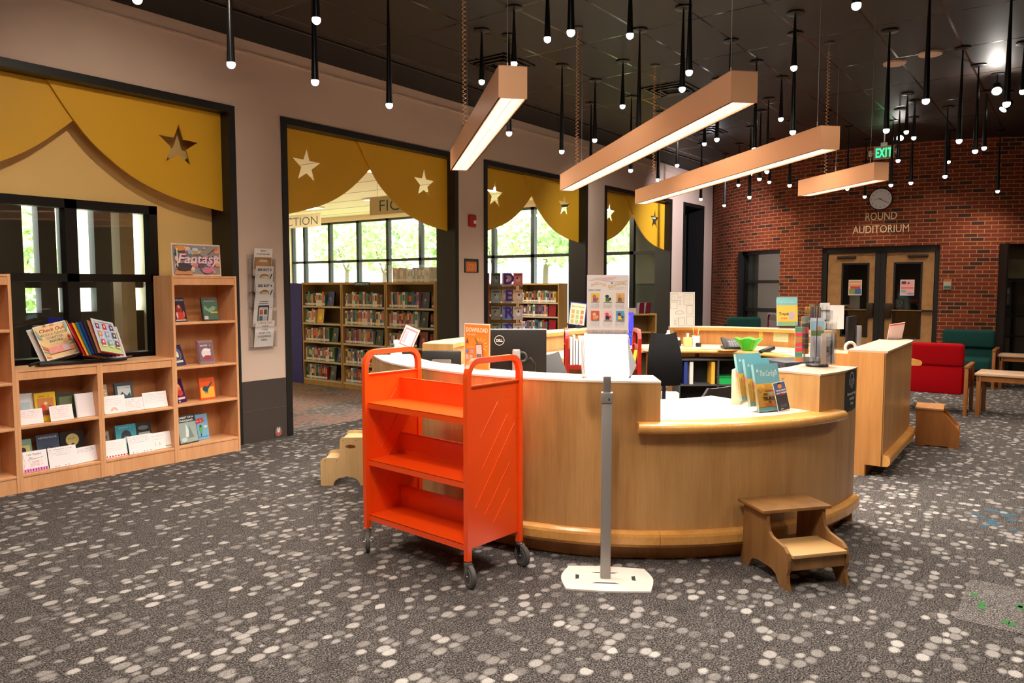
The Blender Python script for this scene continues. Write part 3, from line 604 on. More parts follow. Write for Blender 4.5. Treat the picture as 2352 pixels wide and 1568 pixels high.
# straight right counter
d = empty('straight_desk_counter', (7.7, 1.4, 0), 0, 'tall straight maple desk section at right with a curved end, beside the red chair', 'service desk')
ps = [(8.62, 1.345), (8.5, 1.315), (6.90, 1.275)]
ps = [(8.60, 1.40), (8.56, 1.36), (8.5, 1.335), (8.3, 1.318), (6.90, 1.275)]
part(MB().sweep(ps, rect_prof(-.03, 0, .10, HZ_ - .004), maple), 'front_panel', d)
part(MB().sweep(ps, rect_prof(-.30, .012, HZ_ - .004, HZ_ + .012), lamtan), 'top', d)
part(MB().sweep(ps, [(a * 1.3, z) for a, z in trimp], nose_w), 'base_trim', d); part(MB().sweep(ps, rect_prof(-.22, -.13, 0, .10), maple_w), 'toe_kick', d)
part(MB().box(6.885, 6.90, 1.285, 1.56, .10, HZ_ - .005, maple_w).box(6.885, 6.90, 1.41, 1.56, 0, .10, maple_w), 'end_panel', d)
part(MB().sweep(ps, rect_prof(-.30, -.285, 0, HZ_ - .005), maple_w), 'back_panel', d)
part(MB().box(6.95, 7.02, 1.55, 1.75, 0, HZ_ - .03, maple_w), 'corner_post', d)
# low piece beyond, its nosing peeping out at the right
d = empty('low_desk_counter', (9.3, 1.9, 0), 0, 'far low desk section whose rounded nosing peeps out beside the red chair', 'service desk')
pf = arc(C2, 2.02, -25, -66, 3)
part(MB().sweep(pf, rect_prof(-.03, 0, .0, .775), maple), 'front_panel', d); part(MB().sweep(pf, nosing(.16, .775, .836), nose_w, True), 'nosing', d); part(MB().sweep(pf, rect_prof(-.235, -.06, .79, .8355), lam), 'worktop', d)
# back arc
d = empty('curved_back_counter', (9.9, 3.7, 0), 0, 'far curved desk counter facing the brick wall, with an open ledge above its worktop', 'service desk')
pb = arc(C2, 2.03, 38, -24, 2)
part(MB().sweep(pb, rect_prof(-.03, 0, 0, HZ_ - .03), maple_w), 'front_panel', d)
part(MB().sweep(pb, rect_prof(-.29, .004, HZ_ - .04, HZ_ - .002), nose_w).sweep(pb, rect_prof(-.28, -.0, HZ_ - .002, HZ_ + .004), lam), 'top', d)
part(MB().sweep(pb, rect_prof(-.22, -.20, .83, HZ_ - .04), maple_w), 'ledge_back', d)
mb = MB(); endcap(mb, C2, 38, 1.74, 2.03, 0, HZ_ - .002, maple_w, .02); part(mb, 'end_panel', d)
d = empty('back_worktop', (8.9, 3.6, 0), 0, 'cream curved inner worktop with a wooden edge along the far side of the desk', 'worktop')
pw = arc(C2, 1.78, 64, -70, 3)
part(MB().sweep(pw, rect_prof(-.90, 0, .80, .8355), lam), 'top', d)
wn = [(o - .92 if False else o, z) for o, z in nosing(.03, .79, .837)]
pin = list(reversed(arc(C2, .875, 64, -70, 3))); part(MB().sweep(pin, [(o, z) for o, z in nosing(.03, .788, .8375)], nose_w, True), 'edge', d)
mbp = MB()
for a in (60, 30, 2, -26, -50): mbp.cyl((C2[0] + 1.25 * math.cos(R(a)), C2[1] + 1.25 * math.sin(R(a)), 0), (C2[0] + 1.25 * math.cos(R(a)), C2[1] + 1.25 * math.sin(R(a)), .80), .03, honey)
for a in (60, 30, 2, -26, -50): part(MB().cyl((C2[0] + 1.25 * math.cos(R(a)), C2[1] + 1.25 * math.sin(R(a)), 0), (C2[0] + 1.25 * math.cos(R(a)), C2[1] + 1.25 * math.sin(R(a)), .80), .03, honey), 'leg', d)
# left counter
d = empty('straight_desk_counter', (6.8, 5.1, 0), 0, 'tall straight maple desk section along the far left side, behind the monitors', 'service desk')
pk = [(5.34, 5.10), (5.6, 5.22), (6.0, 5.31), (6.5, 5.34), (8.1, 5.34)] + arc(C2, 2.03, 86, 70, 3); pk = list(pk)
part(MB().sweep(pk, rect_prof(-.03, 0, 0, HZ_ - .004), maple_w), 'front_panel', d)
part(MB().sweep(pk, rect_prof(-.30, .004, HZ_ - .045, HZ_ - .003), nose_w).sweep(pk, rect_prof(-.30, .004, HZ_ - .003, HZ_ + .004), lam), 'top', d)
part(MB().sweep(pk, rect_prof(-.26, -.245, .0, HZ_ - .04), maple), 'ledge_back', d)
part(MB().sweep(pk, rect_prof(-.85, -.30, .80, .8355), lam).sweep(pk, rect_prof(-.90, -.85, .79, .837), nose_w), 'worktop', d)
part(MB().prism([(5.33, 5.11), (5.345, 5.10), (5.47, 4.83), (5.455, 4.82)], 0, HZ_ - .005, maple), 'end_panel', d)

# ================================================================ BOOK TRUCKS
def book_truck(name, loc, rz, L, D, m, label, slope=True, casters=True):
    t = empty(name, loc, rz, label, 'book cart')
    w = .017
    # local x along the shelves, y from the near side (0) to the far side (D)
    for k, x in enumerate((0, L)):
        pts = [(x, 0, .14), (x, 0, 1.10)] + [(x, .075 - .075 * math.cos(PI / 2 * i / 6), 1.13 + .09 * math.sin(PI / 2 * i / 6)) for i in range(7)] + [(x, D - .075 + .075 * math.sin(PI / 2 * i / 6), 1.13 + .09 * math.cos(PI / 2 * i / 6)) for i in range(7)] + [(x, D, 1.10), (x, D, .14)]
        fr = MB().tube(pts, w * 1.3, m, 4, sq=(1, 0, 0)); fr.smooth = set(); fr.build('end_loop', t)
        p = MB().box(x - .003, x + .003, .012, D - .012, .20, 1.085, m); p.box(x - .012, x + .012, .012, D - .012, 1.083, 1.09, m)
        xf = x + (.003 if k == 0 else .003)
        for (ya, za, yb, zb) in ((.10, .80, .24, .98), (.11, .62, .32, .90), (.06, .42, .38, .84), (.13, .36, .34, .62), (.2, .30, .34, .47)):
            for sx in (-1, 1): p.tube([(x + sx * .0025, ya, za), (x + sx * .0025, yb, zb)], .0035, m, 6)
        for sx in (-1, 1): p.tube([(x + sx * .0025, .30, 1.0), (x + sx * .0025, .335, 1.0), (x + sx * .0025, .335, 1.035), (x + sx * .0025, .30, 1.035)], .0022, m, 6, True)
        p.build('end_panel', t)
    for z in (.222, .565, .915):
        s = MB().box(.004, L - .004, .0, D * .78, z - .033, z, m) if False else MB()
        s.box(.006, L - .006, .004, D - .03, z - .004, z, m).box(.006, L - .006, .004, .008, z - .034, z, m).box(.006, L - .006, D - .034, D - .03, z - .03, z, m)
        # upright back stop
        s.box(.006, L - .006, D * .62, D * .62 + .006, z, z + .13, m).box(.006, L - .006, D * .62, D * .62 + .02, z + .126, z + .132, m)
        s.build('shelf', t)
    if casters:
        for x in (0, L):
            for y in (0, D):
                rr = {(0, 0): R(-38), (0, 1): R(-60), (1, 0): R(-22), (1, 1): R(-12)}[(int(x > 0), int(y > 0))]; c, s_ = math.cos(rr), math.sin(rr); dx, dy = .03 * c, .03 * s_
                M = Matrix.Translation((x, y, 0)) @ Matrix.Rotation(rr, 4, 'Z')
                cm = MB().cyl((0, 0, .13), (0, 0, .16), .012, chrome).lathe([(.0001, .137), (.024, .137), (.024, .125), (.0001, .125)], chrome, (0, 0), 14)
                for sy in (-1, 1): cm.prism([(-.015, .125), (.03, .125), (.042, .055), (.018, .055)], sy * .018 - .0015, sy * .018 + .0015, chrome, Matrix(((1, 0, 0, 0), (0, 0, 1, 0), (0, 1, 0, 0), (0, 0, 0, 1))))
                cm.box(-.016, .03, -.019, .019, .122, .127, chrome)
                cm.v = [tuple(M @ Vector(v)) for v in cm.v]; co = cm.build('caster', t)
                wm = MB()
                wm.lathe([(.0001, -.014), (.045, -.014), (.058, -.013), (.0625, -.008), (.0625, .008), (.058, .013), (.045, .014), (.0001, .014)], rubber, (0, 0), 28, M=M @ Matrix.Translation((.03, 0, .0625)) @ Matrix.Rotation(PI / 2, 4, 'X'))
                wm.lathe([(.038, -.0155), (.042, -.0155), (.042, .0155), (.038, .0155)], silver, (0, 0), 24, M=M @ Matrix.Translation((.03, 0, .0625)) @ Matrix.Rotation(PI / 2, 4, 'X'))
                wm.cyl(M @ Vector((.03, -.024, .0625)), M @ Vector((.03, .024, .0625)), .007, chrome); wm.build('wheel', co)
    return t
ang = math.atan2(3.44 - 2.58, 3.09 - 3.03)
cart = book_truck('book_truck', (3.03, 2.58, 0), 0, .862, .427, orange, 'empty bright orange metal book cart with looped handles in front of the desk')
# local x runs from the near right post to the left post; local y runs to the desk
cart.matrix_world = Matrix(((.0697, .9976, 0, 3.03), (.9976, -.0558, 0, 2.58), (0, 0, 1, 0), (0, 0, 0, 1)))
ax = Vector((.06, .86, 0)).normalized(); ay = Vector((-ax.y, ax.x, 0)) * -1   # to the right handed: mirror the cart depth
def place_truck(t, o, ax, depth_dir):
    # keep the frame right handed: start at the left post when needed
    t.matrix_world = Matrix.Identity(4); az = math.atan2(ax[1], ax[0]); t.location = o; t.rotation_euler = (0, 0, az)
A = Vector((3.03, 2.58, 0)); Cc = Vector((3.09, 3.44, 0)); dx = (A - Cc).normalized(); cart.matrix_world = Matrix.Identity(4); cart.location = Cc; cart.rotation_euler = (0, 0, math.atan2(dx.y, dx.x))
red = book_truck('book_truck', (0, 0, 0), 0, .64, .40, redc, 'red metal book cart loaded with books inside the desk, behind the tablet stand', casters=False)
rp0 = Vector((5.62, 3.62, 0)); rd = Vector((.50, -.72, 0)).normalized(); red.location = rp0; red.rotation_euler = (0, 0, math.atan2(rd.y, rd.x))
for x in (0, .64):
    for y in (0, .40): MB().cyl((x, y, .0), (x, y, .14), .018, rubber).build('wheel', red)
red.location.z = 0
def onred(x, y, z): return red.matrix_basis @ Vector((x, y, z))
red_books = [(.04, (214, 206, 190), .022, .24), (.066, (170, 160, 140), .02, .26), (.09, (60, 60, 56), .024, .22), (.118, (226, 216, 200), .022, .25), (.50, (230, 226, 220), .03, .2), (.545, (214, 210, 206), .02, .17)]
for i, (x, c, w, h) in enumerate(red_books):
    mb = MB().box(-w / 2, w / 2, -.08, .08, 0, h, colm(c, .5)).box(-w / 2 + .003, w / 2 - .003, -.081, .077, .004, h + .001, paper)
    o = mb.build('book'); o.location = onred(x, .13, .917); o.rotation_euler = (0, 0, red.rotation_euler.z)
    tag(o, ['cream spined book, leftmost on the red cart', 'tan spined book, second from the left on the red cart', 'dark spined book on the red cart', 'pale spined book right of the dark one on the red cart', 'white book near the right end of the red cart', 'light grey book at the right end of the red cart'][i], 'book', 'books on the red cart')
w_ = MB().box(-.008, .008, -.05, .06, 0, .13, mat('yellow_card', (236, 196, 40), .6)).build('yellow_card'); w_.location = onred(.60, .12, .917); w_.rotation_euler = (0, R(12), red.rotation_euler.z); tag(w_, 'yellow card leaning at the right end of the red cart', 'card')

# ================================================================ TABLET STAND
S = Vector((3.566, 2.037, 0)); rgt = Vector((.255, -.41, 0)).normalized(); fwd = Vector((rgt.y, -rgt.x, 0)) # fwd towards the desk? flip below
toward = Vector((-rgt.y, rgt.x, 0)) * -1
if toward.dot(Vector((-1, -.6, 0))) < 0: toward = -toward
st = empty('tablet_stand', S, math.atan2(rgt.y, rgt.x), 'white floor stand with grey pole and bright white tilted panel before the desk', 'stand')
# local x to the right in view, local y away from the viewer
base = []
for (cx, cy, sx) in ((-.24, -.16, 1),): pass
bp = cat([(-.215, -.17), (0, -.185), (.235, -.17)], 6)[:-1] + cat([(.235, -.17), (.262, 0), (.225, .15)], 6)[:-1] + cat([(.225, .15), (0, .17), (-.205, .16)], 6)[:-1] + cat([(-.205, .16), (-.245, 0), (-.215, -.17)], 6)[:-1]
MB().prism(bp, 0, .008, mat('stand_white', (238, 230, 218), .35)).build('base', st)
dk2 = mat('slot_shadow', (60, 56, 54), .9)
for pts in ([(-.075, -.085), (.075, -.085), (.05, -.072), (-.05, -.072)], [(-.075, .075), (.075, .075), (.05, .062), (-.05, .062)], [(-.165, -.035), (-.145, -.025), (-.145, .025), (-.165, .035)], [(.165, -.035), (.145, -.025), (.145, .025), (.165, .035)]): MB().prism(pts, .008, .0086, dk2).build('slot', st)
MB().bbox(-.028, .028, -.02, .02, .008, 1.0, greyst, .006).build('pole', st)
MB().bbox(-.033, .033, -.026, .026, .985, 1.045, greyst, .006).box(.008, .014, -.0265, -.026, 1.0, 1.015, blackp).build('collar', st)
MB().bbox(-.021, .021, -.014, .014, 1.04, 1.13, greyst, .004).build('neck', st)
tw = MB(); Mt = Matrix.Translation((.005, .02, 1.125)) @ Matrix.Rotation(R(-14), 4, 'X') @ Matrix.Rotation(R(-3), 4, 'Y')
tw.bbox(-.118, .118, .0, .012, 0, .25, mat('tablet_white', (252, 250, 248), .3, emit=(255, 252, 248), es=.75), .004, Mt).build('panel', st)
pk_ = MB(); Mp = Mt
pk_.prism([(.118, 0), (.128, 0), (.16, .06), (.11, .24), (.10, .24)], .02, .09, mat('acryl_white', (225, 222, 222), .3), Mt @ Matrix(((1, 0, 0, 0), (0, 0, 1, 0), (0, 1, 0, 0), (0, 0, 0, 1))))
for k in range(7): pk_.box(.09 + k * .006, .094 + k * .006, .02, .10, .03, .262 - k * .006, paper, Mt)
for k in range(4): pk_.box(-.14 + k * .006, -.136 + k * .006, .02, .09, .01, .24, paper, Mt)
pk_.build('leaflet_pocket', st)
# poster in an acrylic frame standing on top
ps_ = Sheet(.225, .32, (238, 222, 214), .003); s = ps_
s.poly([(-.085, .305), (.05, .31), (.02, .295), (-.02, .289)], (238, 186, 190)); s.line([(-.1, .292), (-.05, .30), (0, .288), (.06, .284), (.105, .29)], .006, (216, 206, 206))
import math as _m
for i, ch in enumerate('BUDDING BOOKWORMS'):
    x = -.085 + i * .0112; y = .262 + .009 * math.sin(i * .55); s.text(ch, x, y, .019, (238, 196, 130), bold=.01, rot=.1 * math.cos(i * .55)); s.lv -= s.eps
s.text('A', .022, .272, .016, (70, 70, 74)); s.text('READ THESE!', -.072, .236, .0115, (110, 150, 160), bold=.012)
s.lines(.0, .10, .254, .246, 2, .004, (190, 180, 176), .0008)
cols = [[(240, 200, 70), (150, 90, 150), (200, 110, 90)], [(236, 226, 206), (80, 120, 60), (60, 50, 50)], [(226, 180, 120), (120, 100, 90), (230, 150, 60)], [(222, 90, 50), (240, 150, 90), (240, 190, 160)], [(240, 190, 190), (40, 40, 46), (220, 80, 90)], [(90, 160, 210), (236, 200, 60), (110, 50, 40)]]
for k in range(6):
    cx = (-.068, 0, .066)[k % 3]; y0 = .175 if k < 3 else .078; a, b_, c_ = cols[k]
    s.rect(cx - .022, cx + .022, y0, y0 + .048, a); s.ell(cx - .004, y0 + .03, .010, .009, c_); s.rect(cx - .012, cx + .010, y0 + .002, y0 + .022, b_); s.ell(cx + .012, y0 + .016, .006, .008, c_)
    s.lines(cx - .026, cx + .026, y0 - .006, y0 - .03, 7, .003, (176, 168, 166), .0007)
for k in range(26):
    x = -.104 + k * .008; s.rect(x, x + .006, .006, .006 + random.uniform(.008, .016), random.choice([(206, 120, 110), (150, 190, 130), (230, 190, 100), (130, 160, 190), (220, 160, 170), (170, 150, 130)])); s.lv -= s.eps
po = s.build('standing_poster', None, frame(S + Vector((0, 0, 1.36)) + toward * -.012, rgt, Z - toward * .02)); tag(po, 'pale pink poster with six book covers standing above the white tablet stand', 'poster')
MB().box(-.118, .118, -.006, -.0034, -.0, .327, acry).box(-.118, .118, .022, .024, -.0, .327, acry).box(-.118, .118, -.004, .022, .325, .328, acry).build('acrylic_frame', po)

# ================================================================ STEP STOOLS
def XZ(M=Matrix.Identity(4)): return M @ Matrix(((1, 0, 0, 0), (0, 0, 1, 0), (0, 1, 0, 0), (0, 0, 0, 1)))
# large worn oak stool: local x = width, local y = 0 front .. depth back
s1 = empty('step_stool', (3.992, 1.166, 0), math.atan2(.93 - 1.166, 4.287 - 3.992), 'worn two step oak stool with scrolled sides at the foot of the desk', 'step stool')
Wd = .378; prof = [(0, 0), (.085, 0), (.10, .02), (.125, .055), (.17, .072), (.32, .072), (.36, .055), (.38, .02), (.39, 0), (.475, 0), (.468, .05), (.455, .10), (.45, .36), (.22, .36), (.215, .30), (.20, .265), (.17, .245), (.12, .235), (.06, .225), (.025, .20), (.012, .165), (.012, .12), (.025, .08), (.018, .04)]
for x in (0, Wd - .02):
    MB().prism(prof, x, x + .02, oakst, Matrix(((0, 0, 1, 0), (1, 0, 0, 0), (0, 1, 0, 0), (0, 0, 0, 1)))).build('side_panel', s1)
MB().bbox(-.03, Wd + .03, .205, .475, .362, .382, oakst, .005).build('top_tread', s1)
MB().bbox(.022, Wd - .022, .0, .26, .175, .195, mat('worn_tread', (196, 152, 96), .5), .004).build('lower_tread', s1)
MB().box(.022, Wd - .022, .02, .034, .105, .175, oakst).build('apron', s1); MB().box(.022, Wd - .022, .43, .444, .20, .36, oakst) 
# right stool with slanted sides
a = Vector((8.56, 1.285, 0)); b = Vector((8.60, .895, 0)); dr = (b - a).normalized()
s2 = empty('step_stool', a, math.atan2(dr.y, dr.x), 'closed oak step stool with slanted side beyond the straight desk section', 'step stool')
pr = [(0, 0), (.08, 0), (.09, .012), (.28, .012), (.30, 0), (.39, 0), (.39, .175), (.23, .37), (0, .37)]
for y in (0, .36): MB().prism(pr, y, y + .02, honey, Matrix(((1, 0, 0, 0), (0, 0, 1, 0), (0, 1, 0, 0), (0, 0, 0, 1)))).build('side_panel', s2)
MB().bbox(-.01, .245, -.01, .39, .371, .392, maple_w, .004).build('top_tread', s2)
MB().bbox(.20, .385, .02, .36, .165, .185, honey, .003).box(.21, .222, .02, .36, .185, .36, honey).box(.372, .384, .02, .36, .03, .165, honey).build('lower_tread', s2)
MB().prism([(.245, .33), (.38, .165), (.395, .175), (.255, .345)], .02, .03, maple_w, Matrix(((1, 0, 0, 0), (0, 0, 1, 0), (0, 1, 0, 0), (0, 0, 0, 1)))).build('edge_trim', s2)
# birch children's stool behind the cart: local x from the left end (0) to the right
a = Vector((3.889, 4.865, 0)); b = Vector((4.092, 4.609, 0)); dr = (b - a).normalized()
s3 = empty('step_stool', a - dr * .01, math.atan2(dr.y, dr.x), 'small birch plywood step stool with an oval hand hole, left behind the orange cart', 'step stool')
outer = [(0, 0), (.10, 0)] + [(.21 - .11 * math.cos(PI * i / 10), .075 * math.sin(PI * i / 10)) for i in range(1, 10)] + [(.32, 0), (.44, 0), (.44, .375), (.42, .395), (.18, .395), (.165, .388), (.158, .37), (.158, .25), (.15, .235), (.14, .228), (.035, .228), (.012, .22), (0, .20)]
hole = [(.245 + .042 * math.cos(2 * PI * i / 16), .32 + .016 * math.sin(2 * PI * i / 16)) for i in range(16)]
for y in (0, .30):
    mb = MB(); holed(mb, outer, hole, y, y + .015, birch)
    for (x, z) in ((.04, .205), (.135, .205), (.185, .37), (.29, .37)): mb.cyl((x, y - .002, z), (x, y, z), .004, chrome, n=8)
    mb.build('side_panel', s3)
MB().box(.02, .15, .015, .30, .19, .205, birch).build('lower_tread', s3); MB().box(.175, .43, .015, .30, .355, .372, birch).box(.155, .17, .015, .30, .2, .36, birch).build('top_tread', s3)

# ================================================================ FLUORESCENT BEAMS
def beam(o, e, label, cable=True):
    o = Vector((*o, 2.585)); e = Vector((*e, 2.585)); L = (e - o).length; rz = math.atan2(e.y - o.y, e.x - o.x)
    t = empty('beam_light', o, rz, label, 'pendant light', 'tan beam lights over the desk')
    w, h = .15, .165
    bd = MB().box(0, L, 0, .006, 0, h, copper).box(0, L, w - .006, w, 0, h, copper).box(0, .006, .006, w - .006, 0, h, copper).box(L - .006, L, .006, w - .006, 0, h, copper).box(0, L, 0, w, h - .004, h, copper)
    bd.box(0, L, 0, .012, 0, .003, copper).box(0, L, w - .012, w, 0, .003, copper).build('housing', t)
    df_ = MB().box(.012, L - .012, .014, w - .014, .030, .034, mat('tube_glow', (255, 252, 244), .4, emit=(255, 250, 240), es=3.4)); df_.build('diffuser', t)
    lv = MB(); n = int(L / .032)
    for i in range(n + 1): x = .012 + (L - .026) * i / n; lv.box(x, x + .0016, .014, w - .014, .003, .028, mat('louver_white', (236, 234, 228), .3))
    lv.box(.012, L - .012, .072, .0735, .006, .028, mat('louver_white', (236, 234, 228), .3)); lv.build('louver', t)
    for x in (.16, L - .55): hg = MB(); hg.cyl((x, w / 2, h), (x, w / 2, ZC - 2.585), .0016, silver, n=6); hg.cyl((x, w / 2, h), (x, w / 2, h + .06), .005, silver, n=8); hg.build('hanging_wire', t)
    n = 300; x0 = L - .38; H = ZC - 2.585
    if cable:
        tn = 36; pts = [(x0 + .013 * math.cos(2 * PI * tn * i / 430), w / 2 + .013 * math.sin(2 * PI * tn * i / 430), h + (H - .08 - h) * i / 430) for i in range(431)] + [(x0, w / 2, H - .04), (x0, w / 2, H)]
        MB().tube(pts, .0032, mat('coil_cable', (214, 160, 112), .4), 5).build('coiled_cable', t)
        MB().lathe([(.0001, H - .012), (.05, H - .012), (.055, H), (.0001, H)], blackm, (x0, w / 2), 20).build('canopy', t)
    ld = bpy.data.lights.new('beam_lamp', 'AREA'); ld.shape = 'RECTANGLE'; ld.size = L - .1; ld.size_y = .11; ld.energy = BEAMP * L; ld.color = (1, .93, .84); ld.spread = R(150)
    lo = bpy.data.objects.new('beam_lamp', ld); COL.objects.link(lo); m = Matrix.Translation(o) @ Matrix.Rotation(rz, 4, 'Z') @ Matrix.Translation((L / 2, w / 2, -.004)); lo.matrix_world = m
BEAMP = 24
beam((3.225, 2.33), (4.90, 4.15), 'short tan beam light nearest the camera, left of the other three')
beam((4.03, 1.41), (6.585, 4.165), 'long tan beam light over the step of the desk, second from the left')
beam((5.735, 1.41), (8.15, 4.14), 'long tan beam light over the middle of the desk, third from the left')
beam((7.66, 1.45), (8.50, 2.37), 'short tan beam light farthest right, in front of the wall clock')

# ================================================================ PENDANTS
PEND = [(5.781, 4.72, 3.56), (5.496, 4.116, 3.56), (6.398, 2.917, 3.34), (6.687, 3.496, 3.1), (7.487, 4.115, 3.56), (7.97, 4.754, 3.34), (8.938, 4.782, 3.1), (7.528, 2.915, 3.34), (7.125, 2.165, 3.56), (7.696, 2.333, 3.1), (9.182, 2.926, 3.56), (10.105, 3.385, 3.1), (10.732, 3.699, 3.1), (8.384, 2.951, 3.1), (11.709, 4.185, 2.97), (12.966, 4.834, 3.34), (11.347, 2.952, 3.1), (12.617, 2.969, 3.1), (13.914, 2.992, 3.1), (8.161, 1.58, 3.1), (10.905, 1.875, 3.56), (11.393, 1.867, 3.56), (12.558, 2.341, 3.1), (12.045, 1.568, 3.1), (13.899, 1.767, 3.56), (9.203, 1.082, 3.1), (10.005, 1.015, 3.1), (11.69, 3.569, 3.1), (7.223, 4.738, 3.1), (8.925, 5.383, 3.1),
 (2.42, 4.70, 3.34), (3.06, 4.71, 3.1), (3.31, 4.11, 3.34), (3.69, 4.61, 3.1), (4.53, 4.70, 3.1), (6.06, 4.60, 3.1), (5.12, 3.50, 3.56), (4.53, 2.90, 3.34), (5.44, 2.93, 3.56), (5.94, 2.65, 3.34), (9.94, 4.88, 3.1), (10.33, 4.77, 3.34), (12.59, 5.36, 3.1), (10.12, 4.27, 3.56), (8.81, 3.56, 3.34), (13.83, 5.42, 3.1), (13.3, 4.74, 3.56), (12.91, 4.28, 3.34), (5.18, 1.2, 3.34), (7.07, 1.08, 3.1), (11.8, 2.12, 3.34), (12.48, 2.06, 3.1), (11.4, 1.06, 3.34), (7.59, .56, 3.1), (14.42, 1.13, 3.1), (9.38, .56, 3.56)]
rows = [(5.15, 'row nearest the taupe wall'), (4.45, 'second row from the taupe wall'), (3.9, 'third row from the taupe wall'), (3.3, 'fourth row from the taupe wall'), (2.55, 'fifth row from the taupe wall'), (1.9, 'sixth row from the taupe wall'), (1.4, 'seventh row from the taupe wall'), (.9, 'eighth row from the taupe wall'), (-9, 'outermost row on the right')]
ordn = ['nearest', 'second', 'third', 'fourth', 'fifth', 'sixth', 'seventh', 'eighth', 'ninth', 'tenth', 'eleventh', 'twelfth', 'thirteenth', 'fourteenth']
byrow = {}
for p in PEND:
    for lim, nm in rows:
        if p[1] > lim: byrow.setdefault(nm, []).append(p); break
protos = {}
def pendant(z):
    k = round(z, 2); t = empty('pendant_light', (0, 0, ZC), 0, 'x', 'pendant light', 'black cone pendants with glowing tips'); h = ZC - k
    MB().lathe([(.0001, 0), (.075, 0), (.078, -.012), (.02, -.022), (.0001, -.022)], blackm, (0, 0), 24).build('canopy', t)
    MB().cyl((0, 0, -.02), (0, 0, -h + .032), .007, blackm, .0275, n=18).build('stem', t)
    MB().sphere((0, 0, -h + .034), .029, bulbm, 1, 1, 1.05, 16, 8).build('bulb', t); return t
for nm, ps__ in byrow.items():
    ps__.sort(key=lambda p: p[0])
    for i, (x, y, z) in enumerate(ps__):
        k = round(z, 2); t = protos[k] and copytree(protos[k]) if k in protos else pendant(z)
        protos.setdefault(k, t); t.location = (x, y, ZC)
        t['label'] = '%s black cone pendant, %s from camera, %s' % ({3.56: 'short', 3.34: 'medium', 3.1: 'long', 2.97: 'extra long'}[k], ordn[i], nm)
        ld = bpy.data.lights.new('pendant_lamp', 'SPOT'); ld.energy = 30; ld.spot_size = R(150); ld.spot_blend = 1; ld.color = (1, .86, .71); ld.shadow_soft_size = .03
        lo = bpy.data.objects.new('pendant_lamp', ld); lo.location = (x, y, z - .01); COL.objects.link(lo)

# ================================================================ LOW BOOKCASES IN THE ALCOVE
YF_ = 6.575; YB_ = 6.90
def case(x0, x1, h, zs, label, rail=.065, left=True):
    t = empty('bookcase', ((x0 + x1) / 2, YF_, 0), 0, label, 'bookcase', 'beech bookcases in the alcove'); T = .022; x0 -= t.location.x; x1 -= t.location.x; D = YB_ - YF_
    MB().box(x0, x0 + T, 0, D, 0, h, shelfe).build('side_panel', t); MB().box(x1 - T, x1, 0, D, 0, h, shelfe).build('side_panel', t)
    MB().box(x0 + T, x1 - T, D - .012, D, .0, h, shelfw).build('back_panel', t)
    MB().box(x0 + T, x1 - T, 0, D - .012, h - .02, h - .002, shelfe).box(x0 + T, x1 - T, .006, .024, h - .02 - rail, h - .022, shelfe).build('top', t)
    MB().box(x0 + T, x1 - T, .006, .024, 0, .118, shelfe).build('kick_board', t)
    for z in zs: MB().bbox(x0 + T, x1 - T, .0, D - .012, z - .024, z, shelfe, .004).build('shelf', t)
    ho = MB()
    for z in range(int(.2 / .05), int((h - .1) / .05)): ho.cyl((x1 - T - .0006, .035, z * .05), (x1 - T, .035, z * .05), .003, dgrey, n=8)
    ho.build('peg_holes', t)['kind'] = 'stuff'
    return t
case(1.64, 2.322, 1.715, (.142, .52, .874, 1.287), 'tall beech bookcase cut by the left edge of the photo')
case(2.323, 2.955, .972, (.142, .523), 'low beech bookcase under the left half of the alcove window')
case(2.956, 3.61, .972, (.142, .523), 'low beech bookcase between the other low one and the tall one')
case(3.611, 4.266, 1.717, (.142, .53, .877, 1.289), 'tall beech bookcase with the fantasy sign on top')

def lean(x, z, y=.10, tilt=12, yaw=0):
    a = R(tilt); r = Vector((math.cos(R(yaw)), math.sin(R(yaw)), 0)); back = Vector((-r.y, r.x, 0)); u = Z * math.cos(a) + back * math.sin(a)
    return frame((x, YF_ + y, z), r, u)
def cover(w, h, c, th=.022): 
    s = Sheet(w, h, None, th); s.box(-w / 2, w / 2, 0, h, -th, 0, colm(c, .22)); s.box(-w / 2 + .004, w / 2 - .0, .003, h - .003, -th + .003, -.003, paper); s.w = w; s.h = h; return s
def glare(s, x, y, w, h, c=(226, 230, 230)): return s
def putbook(s, M, label, name='book', cat_='book', group='fantasy books on the alcove shelves'):
    # the spine side thickness sits behind the cover
    o = s.build('novel' if name == 'book' else name, None, M); return tag(o, label, cat_, group)
# tall case
s = cover(.15, .225, (44, 34, 52)); s.text('MARVELLERS', 0, .195, .022, (226, 214, 196), wf=.13); s.ell(0, .11, .035, .05, (150, 40, 36)); s.ell(.0, .14, .014, .016, (220, 150, 110)); s.poly([(-.05, .02), (.05, .02), (.03, .09), (-.03, .09)], (196, 60, 40)); s.ell(.045, .07, .012, .03, (216, 90, 60)); s.ell(-.035, .06, .01, .03, (222, 190, 180)); s.rect(-.06, .06, .006, .018, (190, 180, 176))
putbook(s, lean(3.745, 1.292, .10, 12, 14), 'dark red and purple novel, left on the top shelf of the tall case')
s = cover(.165, .222, (40, 52, 46)); s.rect(-.075, .08, .01, .19, (70, 98, 78)); s.poly([(-.06, .15), (-.02, .11), (.03, .14), (.06, .13), (.05, .10), (-.01, .08), (-.06, .11)], (120, 160, 130)); s.rect(0, .075, .07, .085, (200, 170, 60)); s.rect(-.07, -.03, .012, .045, (190, 190, 190)); s.rect(-.06, .06, .187, .19, (230, 232, 230))
putbook(s, lean(4.04, 1.292, .08, 10, 2), 'dark green novel, right on the top shelf of the tall case')
